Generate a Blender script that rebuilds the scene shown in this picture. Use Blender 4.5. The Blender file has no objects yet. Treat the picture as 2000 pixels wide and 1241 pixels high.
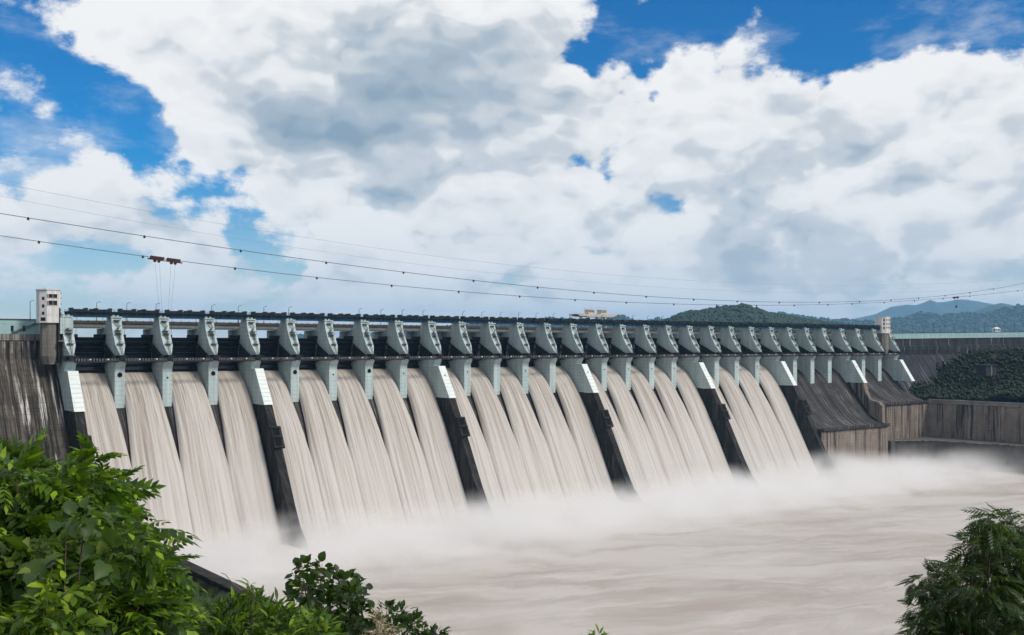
import bpy, bmesh, math, random
import numpy as np
from mathutils import Vector, Matrix

rnd = random.Random(7)
rng = np.random.default_rng(7)
scene = bpy.context.scene
col = scene.collection

# ------------------------------------------------------------------ camera
# Dam frame: u along the dam crest (world x), v downstream (world -y), z up, camera eye at z = 0.
F_PX, HX, HY = 2000.0, 1000.0, 677.0            # focal length and horizon in photo pixels
ANG = math.atan(2620 / 1997.0)
SA, CA = math.sin(ANG), math.cos(ANG)
D0 = 23.5 * CA / 0.0285
X0 = (131 - 1000) / F_PX * D0
CAM_U, CAM_V = -(X0 * SA + D0 * CA), -(X0 * CA - D0 * SA)

cam_data = bpy.data.cameras.new('camera')
cam_data.sensor_width = 36
cam_data.lens = 36
cam_data.shift_y = (HY - 620.5) / 2000.0
cam_data.clip_start = 0.5
cam_data.clip_end = 60000
cam = bpy.data.objects.new('camera', cam_data)
col.objects.link(cam)
cam.location = (CAM_U, -CAM_V, 0)
cam.rotation_euler = (math.pi / 2, 0, -math.asin(CA))
scene.camera = cam


def pix(x, y, D):
    """photo pixel at depth D -> world point"""
    X = (x - HX) / F_PX * D
    a, b = X - X0, D - D0
    return Vector((a * SA + b * CA, -(a * CA - b * SA), (HY - y) * D / F_PX))


def pix_u(x, y, u):
    """photo pixel on the plane of constant u -> world point"""
    t = (x - HX) / F_PX
    v = (t * (D0 + u * CA) - X0 - u * SA) / (CA + t * SA)
    D = D0 + u * CA - v * SA
    return Vector((u, -v, (HY - y) * D / F_PX))


def pix_v(x, y, v):
    t = (x - HX) / F_PX
    u = (t * (D0 - v * SA) - X0 - v * CA) / (SA - t * CA)
    D = D0 + u * CA - v * SA
    return Vector((u, -v, (HY - y) * D / F_PX))


def pix_dir(x, y):
    p = pix(x, y, 1000.0) - cam.location
    return p.normalized()


# ------------------------------------------------------------------ node helpers
class NT:
    def __init__(self, tree):
        self.t = tree
        self.n = tree.nodes
        self.n.clear()

    def node(self, typ, **props):
        nd = self.n.new(typ)
        for k, v in props.items():
            setattr(nd, k, v)
        return nd

    def put(self, sock, val):
        if isinstance(val, bpy.types.NodeSocket):
            self.t.links.new(val, sock)
        elif isinstance(val, (tuple, list, Vector)):
            v = tuple(val)
            if sock.type == 'RGBA' and len(v) == 3:
                v = v + (1,)
            sock.default_value = v
        else:
            sock.default_value = val

    def m(self, op, a, b=0.0, c=0.0, clamp=False):
        nd = self.node('ShaderNodeMath', operation=op, use_clamp=clamp)
        self.put(nd.inputs[0], a)
        self.put(nd.inputs[1], b)
        self.put(nd.inputs[2], c)
        return nd.outputs[0]

    def vm(self, op, a, b=(0, 0, 0), scale=None):
        nd = self.node('ShaderNodeVectorMath', operation=op)
        self.put(nd.inputs[0], a)
        self.put(nd.inputs[1], b)
        if scale is not None:
            self.put(nd.inputs['Scale'], scale)
        return nd.outputs['Value'] if op in ('DISTANCE', 'DOT_PRODUCT', 'LENGTH') else nd.outputs[0]

    def noise(self, vec, scale=1.0, detail=4.0, rough=0.5, dist=0.0, out='Fac'):
        nd = self.node('ShaderNodeTexNoise')
        self.put(nd.inputs['Vector'], vec)
        self.put(nd.inputs['Scale'], scale)
        self.put(nd.inputs['Detail'], detail)
        self.put(nd.inputs['Roughness'], rough)
        self.put(nd.inputs['Distortion'], dist)
        return nd.outputs[out]

    def mix(self, fac, a, b, blend='MIX'):
        nd = self.node('ShaderNodeMix', data_type='RGBA', blend_type=blend)
        self.put(nd.inputs[0], fac)
        self.put(nd.inputs[6], a)
        self.put(nd.inputs[7], b)
        return nd.outputs[2]

    def step(self, x, lo, hi, a=0.0, b=1.0, smooth=True):
        nd = self.node('ShaderNodeMapRange', interpolation_type='SMOOTHSTEP' if smooth else 'LINEAR')
        self.put(nd.inputs[0], x)
        self.put(nd.inputs[1], lo)
        self.put(nd.inputs[2], hi)
        self.put(nd.inputs[3], a)
        self.put(nd.inputs[4], b)
        return nd.outputs[0]

    def sep(self, v):
        nd = self.node('ShaderNodeSeparateXYZ')
        self.put(nd.inputs[0], v)
        return nd.outputs

    def comb(self, x, y, z):
        nd = self.node('ShaderNodeCombineXYZ')
        for s, v in zip(nd.inputs, (x, y, z)):
            self.put(s, v)
        return nd.outputs[0]

    def pos(self):
        return self.node('ShaderNodeNewGeometry').outputs['Position']


# ------------------------------------------------------------------ world: sky with clouds
TO_SUN = Vector((0.26, -0.64, 0.72)).normalized()
SUN_EL = math.asin(TO_SUN.z)
SUN_ROT = math.atan2(TO_SUN.x, TO_SUN.y)
world = bpy.data.worlds.new('World')
scene.world = world
world.use_nodes = True
world.cycles.sampling_method = 'MANUAL'
world.cycles.sample_map_resolution = 512
w = NT(world.node_tree)
sky = w.node('ShaderNodeTexSky', sky_type='NISHITA', sun_disc=False, sun_elevation=SUN_EL, sun_rotation=SUN_ROT,
             air_density=1.0, dust_density=0.3, ozone_density=3.0)
geo = w.node('ShaderNodeTexCoord')
dirv = w.vm('NORMALIZE', geo.outputs['Generated'])
sx, sy, sz = w.sep(dirv)
# the air above the river looks deep blue: push saturation of the clear sky a little
hsv = w.node('ShaderNodeHueSaturation')
w.put(hsv.inputs['Color'], sky.outputs[0])
hsv.inputs['Saturation'].default_value = 1.75
hsv.inputs['Hue'].default_value = 0.508
hsv.inputs['Value'].default_value = 1.0
blue = w.vm('SCALE', hsv.outputs[0], scale=0.105)
# wind-torn coordinates
warp = w.noise(dirv, 3.2, 4.0, 0.55, out='Color')
warp2 = w.noise(dirv, 14.0, 3.0, 0.6, out='Color')
wd = w.vm('ADD', dirv, w.vm('SCALE', w.vm('SUBTRACT', warp, (.5, .5, .5)), scale=0.25))
wd = w.vm('ADD', wd, w.vm('SCALE', w.vm('SUBTRACT', warp2, (.5, .5, .5)), scale=0.085))
flat = w.vm('MULTIPLY', dirv, (1.0, 1.0, 1.7))


def bumps(lst, src):
    """sum of soft bumps around sky directions: (px, py, radius_px, amount)"""
    total = None
    for x, y, r, a in lst:
        d = w.vm('DISTANCE', src, tuple(pix_dir(x, y)))
        g = w.step(d, 0.0, r * 1.35 / 2000.0, a, 0.0)
        total = g if total is None else w.m('ADD', total, g)
    return total


CLOUDS = [(620, 130, 330, .30), (820, 250, 300, .34), (1060, 190, 190, .26), (1120, 60, 120, .2), (1640, 260, 330, .46),
          (1380, 260, 240, .38), (1900, 260, 260, .44), (1720, 110, 110, .3), (1960, 130, 110, .22), (1480, 480, 320, .28),
          (110, 430, 190, .40), (40, 560, 130, .3), (330, 570, 190, .34), (980, 490, 270, .24), (560, 330, 200, .24),
          (1250, 570, 420, .34), (1800, 560, 380, .34), (320, 60, 210, .24), (180, 220, 110, .16), (190, 10, 130, .30), (60, 240, 80, .18), (120, 330, 40, .2), (780, 560, 240, .24),
          (430, 180, 110, .15), (690, 420, 80, .2)]
HOLES = [(30, 80, 170, -.36), (110, 150, 110, -.2), (270, 170, 110, -.22), (90, 310, 130, -.34), (230, 310, 120, -.46),
         (330, 390, 120, -.46), (450, 440, 120, -.52), (590, 445, 135, -.58), (420, 395, 60, -.2), (740, 450, 85, -.44),
         (905, 182, 46, -.55), (1190, 85, 130, -.62), (1320, 95, 130, -.62), (1430, 95, 120, -.5), (1560, 40, 170, -.66),
         (1700, -10, 150, -.5), (1900, 40, 150, -.55), (1200, 200, 62, -.6), (1150, 262, 50, -.55), (1110, 335, 62, -.6),
         (1258, 412, 80, -.6), (1010, 532, 70, -.62), (560, 555, 90, -.55), (930, 432, 90, -.5), (150, 590, 130, -.34), (260, 560, 60, -.3),
         (420, 170, 60, -.3), (300, 250, 70, -.25), (660, 560, 60, -.35), (1400, 560, 80, -.2), (860, 590, 90, -.25),
         (1120, 95, 50, -.4), (1860, 90, 60, -.3)]
SHADE = [(730, 240, 260, .55), (650, 310, 160, .35), (860, 130, 180, .35), (1040, 160, 150, .3), (1540, 420, 120, .55),
         (1410, 460, 110, .42), (1980, 350, 90, .6), (1700, 350, 90, .3), (180, 565, 120, .4), (1650, 590, 200, .1),
         (880, 300, 150, .25), (420, 90, 120, .2), (1560, 200, 120, .1), (980, 400, 120, .25), (560, 560, 220, .15)]
cover = w.m('MULTIPLY', w.m('ADD', bumps(CLOUDS, wd), bumps(HOLES, wd)), 0.86)


def puff(vec, scale):
    nd = w.node('ShaderNodeTexVoronoi', feature='F1')
    w.put(nd.inputs['Vector'], vec)
    nd.inputs['Scale'].default_value = scale
    d_ = nd.outputs['Distance']
    return w.m('SUBTRACT', 0.45, w.m('MULTIPLY', d_, d_))


def lump(vec):
    """broad cloud heads, used for the body and for its shading"""
    a = w.noise(vec, 3.1, 3.0, 0.55)
    q = w.vm('ADD', vec, w.vm('SCALE', w.noise(vec, 13.0, 2.0, 0.6, out='Color'), scale=0.09))
    return w.m('ADD', w.m('MULTIPLY', a, 1.05), w.m('ADD', w.m('MULTIPLY', puff(q, 13.0), 0.36), w.m('MULTIPLY', puff(q, 31.0), 0.16)))


here = lump(flat)
ragged = w.noise(w.vm('ADD', flat, (3.1, 1.7, .4)), 9.0, 8.0, 0.68, 0.15)
field = w.m('ADD', here, w.m('MULTIPLY', ragged, 1.35))
low = w.step(sz, 0.03, 0.20, 1.0, 0.0)
strata = w.noise(w.vm('MULTIPLY', dirv, (1.0, 1.0, 3.4)), 7.5, 6.0, 0.6, 0.1)
cover = w.m('SUBTRACT', cover, w.m('MULTIPLY', low, w.m('MULTIPLY', w.m('SUBTRACT', strata, 0.42), 1.1)))
dens = w.m('SUBTRACT', w.m('ADD', field, cover), 1.13)
alpha = w.step(dens, -0.05, 0.19)
wisp = w.step(w.m('ADD', w.noise(w.vm('MULTIPLY', dirv, (1.2, 1.2, 3.2)), 6.0, 6.0, 0.62, 0.15), w.m('MULTIPLY', cover, 0.34)), 0.40, 0.80, 0.0, 0.7)
alpha = w.m('SUBTRACT', 1.0, w.m('MULTIPLY', w.m('SUBTRACT', 1.0, alpha), w.m('SUBTRACT', 1.0, wisp)))
# self shading: compare the cloud mass here with the mass a little nearer the zenith
self_sh = w.m('MULTIPLY', w.m('SUBTRACT', lump(w.vm('ADD', flat, (0.004, -0.008, 0.034))), here), 1.35)
thick = w.step(dens, 0.2, 1.0, 0.0, 0.16)
grain = w.m('ADD', 0.35, w.m('MULTIPLY', ragged, 1.25))
shade = w.m('ADD', w.m('ADD', self_sh, thick), w.m('MULTIPLY', w.m('MULTIPLY', bumps(SHADE, wd), grain), 0.62))
shade = w.m('ADD', shade, w.m('MULTIPLY', w.m('SUBTRACT', 0.5, ragged), 0.75))
shade = w.m('ADD', shade, w.m('MULTIPLY', low, w.m('MULTIPLY', w.m('SUBTRACT', strata, 0.42), 0.55)))
shade = w.m('ADD', shade, 0.04)
ramp = w.node('ShaderNodeValToRGB')
ramp.color_ramp.interpolation = 'EASE'
e = ramp.color_ramp.elements
e[0].position, e[0].color = 0.0, (0.97, 0.965, 0.955, 1)
e[1].position, e[1].color = 0.86, (0.27, 0.37, 0.47, 1)
for p, c in ((0.16, (0.90, 0.90, 0.90, 1)), (0.36, (0.64, 0.68, 0.72, 1)), (0.6, (0.42, 0.50, 0.58, 1))):
    k = e.new(p)
    k.color = c
w.put(ramp.inputs[0], shade)
skycol = w.mix(alpha, blue, ramp.outputs[0])
# distance thins the contrast towards the horizon
hz = w.step(sz, 0.0, 0.15, 0.35, 0.0)
skycol = w.mix(hz, skycol, (0.84, 0.84, 0.83))
bg = w.node('ShaderNodeBackground')
w.put(bg.inputs['Color'], skycol)
bg.inputs['Strength'].default_value = 1.0
wo = w.node('ShaderNodeOutputWorld')
w.t.links.new(bg.outputs[0], wo.inputs['Surface'])

sun_data = bpy.data.lights.new('sun', 'SUN')
sun_data.energy = 3.0
sun_data.angle = math.radians(14.0)
sun_data.color = (1.0, 0.95, 0.88)
sun = bpy.data.objects.new('sun', sun_data)
col.objects.link(sun)
sun.rotation_euler = TO_SUN.to_track_quat('Z', 'Y').to_euler()
sun.location = (0, 0, 300)

vs = scene.view_settings
vs.view_transform = 'Standard'
vs.look = 'None'
vs.exposure = 0.0
vs.gamma = 1.0
vs.use_curve_mapping = False
cy = scene.cycles
cy.use_denoising = True
cy.max_bounces = 8
cy.diffuse_bounces = 3
cy.transparent_max_bounces = 12
cy.volume_bounces = 4
cy.volume_max_steps = 96
cy.use_adaptive_sampling = True
cy.adaptive_threshold = 0.02


# ------------------------------------------------------------------ materials
MAT = {}


def new_mat(name):
    m = bpy.data.materials.new(name)
    m.use_nodes = True
    MAT[name] = m
    return NT(m.node_tree)


def finish(t, color, rough=0.8, bump=None, bump_strength=0.3, bump_dist=0.2, metallic=0.0, spec=0.3):
    p = t.node('ShaderNodeBsdfPrincipled')
    t.put(p.inputs['Base Color'], color)
    t.put(p.inputs['Roughness'], rough)
    t.put(p.inputs['Metallic'], metallic)
    t.put(p.inputs['Specular IOR Level'], spec)
    if bump is not None:
        b = t.node('ShaderNodeBump')
        b.inputs['Strength'].default_value = bump_strength
        b.inputs['Distance'].default_value = bump_dist
        t.put(b.inputs['Height'], bump)
        t.t.links.new(b.outputs[0], p.inputs['Normal'])
    o = t.node('ShaderNodeOutputMaterial')
    t.t.links.new(p.outputs[0], o.inputs['Surface'])
    return p


def simple(name, color, rough=0.6, var=0.25, scale=0.8, metallic=0.0):
    t = new_mat(name)
    n = t.noise(t.pos(), scale, 5.0, 0.6)
    dark = tuple(c * (1 - var) for c in color)
    light = tuple(min(1, c * (1 + var)) for c in color)
    finish(t, t.mix(t.step(n, 0.3, 0.7), dark, light), rough, metallic=metallic, spec=0.12)


def concrete(name, base, dark, streak_amt=0.5, streak_scale=0.35, joint=2.4, joint_amt=0.35, blotch=0.35, light=None, light_amt=0.0,
             cross=0.0, green=0.0, thr=(0.43, 0.57)):
    """weathered concrete: run-off streaks down the fall line, lift joints, blotches, efflorescence"""
    t = new_mat(name)
    P = t.pos()
    x, y, z = t.sep(P)
    run = t.comb(t.m('ADD', x, t.m('MULTIPLY', y, cross)), t.m('MULTIPLY', y, cross * .3), t.m('MULTIPLY', z, 0.03))
    s1 = t.noise(run, streak_scale, 5.0, 0.65, 0.3)
    s2 = t.noise(t.vm('ADD', run, (31, 7, 3)), streak_scale * 3.7, 4.0, 0.6)
    st = t.step(t.m('ADD', t.m('MULTIPLY', s1, 0.65), t.m('MULTIPLY', s2, 0.35)), thr[0], thr[1])
    bl = t.step(t.noise(P, 0.11, 6.0, 0.65, 0.4), 0.35, 0.68)
    fine = t.noise(P, 1.7, 6.0, 0.65)
    c = t.mix(t.m('MULTIPLY', st, streak_amt), base, dark)
    c = t.mix(t.m('MULTIPLY', bl, blotch), c, dark)
    if light:
        lt = t.step(t.noise(t.vm('ADD', run, (11, 57, 9)), streak_scale * 1.6, 5.0, 0.7, 0.2), 0.53, 0.62)
        pat = t.step(t.noise(P, 0.05, 3.0, 0.5), 0.42, 0.62)
        c = t.mix(t.m('MULTIPLY', t.m('MULTIPLY', lt, pat), light_amt), c, light)
    if green:
        c = t.mix(t.m('MULTIPLY', t.step(t.noise(P, 0.16, 5.0, 0.6), 0.5, 0.7), green), c, (0.05, 0.07, 0.025))
    # lift joints, each a little different
    zz = t.m('ADD', z, t.m('MULTIPLY', t.noise(P, 0.35, 2.0, 0.5), 0.12))
    fr = t.m('ABSOLUTE', t.m('SUBTRACT', t.m('FRACT', t.m('DIVIDE', zz, joint)), 0.5))
    ln = t.step(fr, 0.0, 0.055, 1.0, 0.0)
    broken = t.step(t.noise(t.comb(x, y, t.m('MULTIPLY', z, .3)), 0.4, 3.0, 0.6), 0.40, 0.55)
    c = t.mix(t.m('MULTIPLY', t.m('MULTIPLY', ln, broken), joint_amt), c, tuple(v * 0.35 for v in dark))
    c = t.mix(0.22, c, t.mix(fine, (0, 0, 0), c), 'MIX')
    h = t.m('SUBTRACT', fine, t.m('MULTIPLY', ln, 1.5))
    finish(t, c, 0.88, h, 0.35, 0.12, spec=0.2)


concrete('pier_paint', (0.54, 0.63, 0.61), (0.26, 0.34, 0.345), 0.42, 0.5, 2.35, 0.65, 0.25, cross=0.7)
concrete('pier_lit', (0.80, 0.84, 0.80), (0.55, 0.60, 0.57), 0.25, 0.7, 2.35, 0.5, 0.18, cross=0.2)  # paler copy of the pier paint, with light on raking faces in its colour
concrete('stained_wall', (0.13, 0.112, 0.09), (0.014, 0.013, 0.012), 0.94, 0.42, 2.6, 0.7, 0.7, light=(0.66, 0.63, 0.59), light_amt=0.95, thr=(0.43, 0.58))
concrete('wall_cap', (0.36, 0.34, 0.31), (0.05, 0.046, 0.042), 0.7, 0.45, 2.6, 0.5, 0.5, light=(0.5, 0.48, 0.45), light_amt=0.6)
concrete('wet_wall', (0.046, 0.043, 0.040), (0.010, 0.010, 0.010), 0.85, 0.7, 2.5, 0.7, 0.7, light=(0.15, 0.142, 0.132), light_amt=0.5, cross=0.4)
concrete('chute', (0.085, 0.078, 0.073), (0.013, 0.013, 0.014), 0.95, 0.5, 9.0, 0.2, 0.45, light=(0.30, 0.285, 0.27), light_amt=0.9)
concrete('apron_wall', (0.27, 0.222, 0.18), (0.022, 0.020, 0.019), 0.94, 0.30, 2.4, 0.6, 0.3, light=(0.42, 0.38, 0.33), light_amt=0.5, cross=0.8, thr=(0.47, 0.60))
concrete('apron_floor', (0.13, 0.12, 0.11), (0.05, 0.046, 0.043), 0.4, 0.2, 30, 0.1, 0.5)
concrete('dark_wall', (0.055, 0.058, 0.066), (0.018, 0.020, 0.026), 0.7, 0.18, 2.8, 0.5, 0.5, light=(0.22, 0.22, 0.23), light_amt=0.9)
concrete('teal_wall', (0.40, 0.58, 0.58), (0.26, 0.40, 0.41), 0.35, 0.3, 7.3, 0.3, 0.25)
concrete('shaft', (0.27, 0.245, 0.215), (0.09, 0.08, 0.07), 0.5, 0.6, 2.1, 0.7, 0.3, cross=0.6)
concrete('tower_white', (0.80, 0.78, 0.75), (0.42, 0.38, 0.34), 0.35, 0.8, 30, 0.1, 0.18, cross=0.6)
concrete('road_girder', (0.24, 0.265, 0.255), (0.13, 0.145, 0.145), 0.3, 0.3, 30, 0.1, 0.25)
concrete('parapet', (0.11, 0.092, 0.08), (0.05, 0.042, 0.04), 0.4, 0.4, 30, 0.1, 0.4)
simple('gate_steel', (0.006, 0.009, 0.015), 0.55, 0.5, 0.5)
simple('arm_steel', (0.018, 0.019, 0.022), 0.6, 0.5, 0.8)
simple('blue_girder', (0.022, 0.060, 0.095), 0.5, 0.35, 0.5)
simple('hoist_green', (0.014, 0.026, 0.030), 0.5, 0.35, 1.0)
simple('dark_steel', (0.030, 0.030, 0.033), 0.55, 0.4, 1.0)
simple('catwalk_steel', (0.055, 0.052, 0.05), 0.65, 0.4, 1.0)
simple('rail_grey', (0.34, 0.33, 0.32), 0.6, 0.5, 1.2)
simple('red_steel', (0.085, 0.028, 0.022), 0.6, 0.5, 1.5)
simple('cable_grey', (0.07, 0.075, 0.085), 0.6, 0.1, 1.0)
simple('pale_wire', (0.32, 0.38, 0.45), 0.6, 0.1, 1.0)
simple('crane_cream', (0.50, 0.45, 0.38), 0.6, 0.25, 0.8)
simple('lamp_grey', (0.07, 0.075, 0.08), 0.5, 0.2, 1.0)
simple('window_dark', (0.020, 0.022, 0.024), 0.25, 0.3, 0.6)
simple('hole_black', (0.006, 0.006, 0.006), 0.9, 0.3, 0.6)
simple('white_paint', (0.72, 0.72, 0.70), 0.6, 0.12, 0.8)
simple('red_cloth', (0.6, 0.03, 0.08), 0.7, 0.1, 0.8)
simple('bark', (0.06, 0.045, 0.03), 0.9, 0.4, 8.0)
simple('bark_pale', (0.19, 0.15, 0.11), 0.9, 0.4, 6.0)
simple('soil', (0.045, 0.05, 0.022), 0.95, 0.5, 0.5)
simple('undergrowth', (0.007, 0.015, 0.006), 0.95, 0.6, 0.35)


def leaf_mat(name, a, b, c=None, trans=0.35):
    t = new_mat(name)
    g = t.node('ShaderNodeNewGeometry')
    oi = t.node('ShaderNodeObjectInfo')
    r = t.m('FRACT', t.m('ADD', g.outputs['Random Per Island'], oi.outputs['Random']))
    clr = t.mix(t.m('POWER', r, 1.5), a, b)
    if c:
        clr = t.mix(t.step(r, 0.80, 0.92), clr, c)
    n = t.noise(g.outputs['Position'], 3.0, 4.0, 0.6)
    clr = t.mix(t.step(n, 0.35, 0.65, 0.0, 0.35), clr, tuple(v * 0.55 for v in a))
    p = t.node('ShaderNodeBsdfPrincipled')
    t.put(p.inputs['Base Color'], clr)
    p.inputs['Roughness'].default_value = 0.5
    p.inputs['Specular IOR Level'].default_value = 0.3
    tr = t.node('ShaderNodeBsdfTranslucent')
    t.put(tr.inputs['Color'], t.mix(0.4, clr, (0.22, 0.40, 0.02)) if trans > .1 else clr)
    ms = t.node('ShaderNodeMixShader')
    ms.inputs[0].default_value = trans
    t.t.links.new(p.outputs[0], ms.inputs[1])
    t.t.links.new(tr.outputs[0], ms.inputs[2])
    o = t.node('ShaderNodeOutputMaterial')
    t.t.links.new(ms.outputs[0], o.inputs['Surface'])


leaf_mat('leaf_bright', (0.010, 0.032, 0.004), (0.13, 0.27, 0.010), (0.28, 0.43, 0.018), 0.42)
leaf_mat('leaf_dull', (0.035, 0.075, 0.014), (0.085, 0.14, 0.03), (0.16, 0.20, 0.04))
leaf_mat('leaf_yellow', (0.03, 0.075, 0.005), (0.16, 0.27, 0.012), (0.28, 0.38, 0.02))
leaf_mat('leaf_dark', (0.010, 0.028, 0.005), (0.030, 0.066, 0.010), (0.065, 0.12, 0.018), 0.25)
leaf_mat('leaf_neem', (0.014, 0.034, 0.008), (0.03, 0.066, 0.012), (0.085, 0.15, 0.015), 0.25)
leaf_mat('leaf_feather', (0.045, 0.095, 0.03), (0.085, 0.15, 0.04), (0.12, 0.19, 0.05))
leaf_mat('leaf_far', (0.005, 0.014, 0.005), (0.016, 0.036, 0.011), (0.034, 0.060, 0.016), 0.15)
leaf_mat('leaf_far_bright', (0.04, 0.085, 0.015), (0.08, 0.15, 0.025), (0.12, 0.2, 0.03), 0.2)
leaf_mat('leaf_hill', (0.004, 0.030, 0.022), (0.010, 0.052, 0.032), (0.016, 0.066, 0.034), 0.08)
leaf_mat('dry_straw', (0.32, 0.25, 0.15), (0.48, 0.40, 0.27), None, 0.2)


def water_sheet_mat():
    t = new_mat('falling_water')
    uv = t.node('ShaderNodeUVMap').outputs[0]
    oi = t.node('ShaderNodeObjectInfo')
    off = t.m('MULTIPLY', oi.outputs['Random'], 300.0)
    a, s, _ = t.sep(uv)                     # a: metres across, s: metres along the fall
    q1 = t.comb(t.m('ADD', a, off), t.m('MULTIPLY', s, 0.012), off)
    n1 = t.noise(q1, 0.75, 3.0, 0.55)
    n2 = t.noise(t.comb(t.m('ADD', a, off), t.m('MULTIPLY', s, 0.012), 3.0), 2.9, 3.0, 0.6)
    n3 = t.noise(t.comb(t.m('ADD', a, off), t.m('MULTIPLY', s, 0.05), 7.0), 0.16, 4.0, 0.6)
    k = t.m('ADD', t.m('ADD', t.m('MULTIPLY', n1, 0.5), t.m('MULTIPLY', n2, 0.32)), t.m('MULTIPLY', n3, 0.26))
    c = t.mix(t.step(k, 0.40, 0.62), (0.285, 0.240, 0.195), (0.49, 0.458, 0.418))
    # brown lines in the upper part, washed out below by air in the water
    thin = t.m('MULTIPLY', t.step(n2, 0.54, 0.66), t.step(s, 10.0, 75.0, 0.9, 0.10))
    c = t.mix(thin, c, (0.15, 0.118, 0.09))
    c = t.mix(t.step(s, 20.0, 105.0, 0.0, 0.62), c, (0.51, 0.482, 0.452))
    c = t.mix(t.step(s, 0.0, 14.0, 0.35, 0.0), c, (0.32, 0.275, 0.23))
    finish(t, c, 0.72, k, 0.55, 0.9, spec=0.15)


water_sheet_mat()


def river_mat():
    t = new_mat('river_water')
    P = t.pos()
    x, y, z = t.sep(P)
    flow = t.comb(t.m('MULTIPLY', x, 0.62), t.m('MULTIPLY', y, 1.0), 0.0)
    wv = t.noise(flow, 0.012, 5.0, 0.6, 0.9, out='Color')
    q = t.vm('ADD', flow, t.vm('SCALE', t.vm('SUBTRACT', wv, (.5, .5, .5)), scale=75.0))
    # current lines run obliquely across the pool
    r = t.comb(t.m('ADD', t.m('MULTIPLY', t.sep(q)[0], 0.55), t.m('MULTIPLY', t.sep(q)[1], 0.83)),
               t.m('SUBTRACT', t.m('MULTIPLY', t.sep(q)[0], 0.20), t.m('MULTIPLY', t.sep(q)[1], 0.13)), 0.0)
    n1 = t.noise(r, 0.04, 5.0, 0.52, 0.7)
    n2 = t.noise(r, 0.17, 4.0, 0.52, 0.8)
    big = t.noise(P, 0.0085, 4.0, 0.55, 0.5)
    k = t.m('ADD', t.m('ADD', t.m('MULTIPLY', n1, 0.55), t.m('MULTIPLY', n2, 0.25)), t.m('MULTIPLY', big, 0.35))
    c = t.mix(t.step(k, 0.42, 0.68), (0.345, 0.303, 0.262), (0.47, 0.435, 0.40))
    c = t.mix(t.step(n2, 0.58, 0.78, 0, 0.3), c, (0.54, 0.51, 0.48))
    # white water thrown up where the sheets land
    foam = t.step(t.m('ADD', y, t.m('MULTIPLY', t.m('SUBTRACT', n1, .5), 90.0)), -175.0, -70.0)
    c = t.mix(t.m('MULTIPLY', foam, 0.85), c, (0.525, 0.50, 0.475))
    finish(t, c, 0.6, t.m('ADD', n2, t.m('MULTIPLY', n1, 2.0)), 0.16, 1.0, spec=0.15)


river_mat()


def reservoir_mat():
    t = new_mat('reservoir_water')
    n = t.noise(t.pos(), 0.05, 6.0, 0.6)
    finish(t, (0.09, 0.13, 0.13), 0.12, n, 0.2, 1.0)


reservoir_mat()


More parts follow.
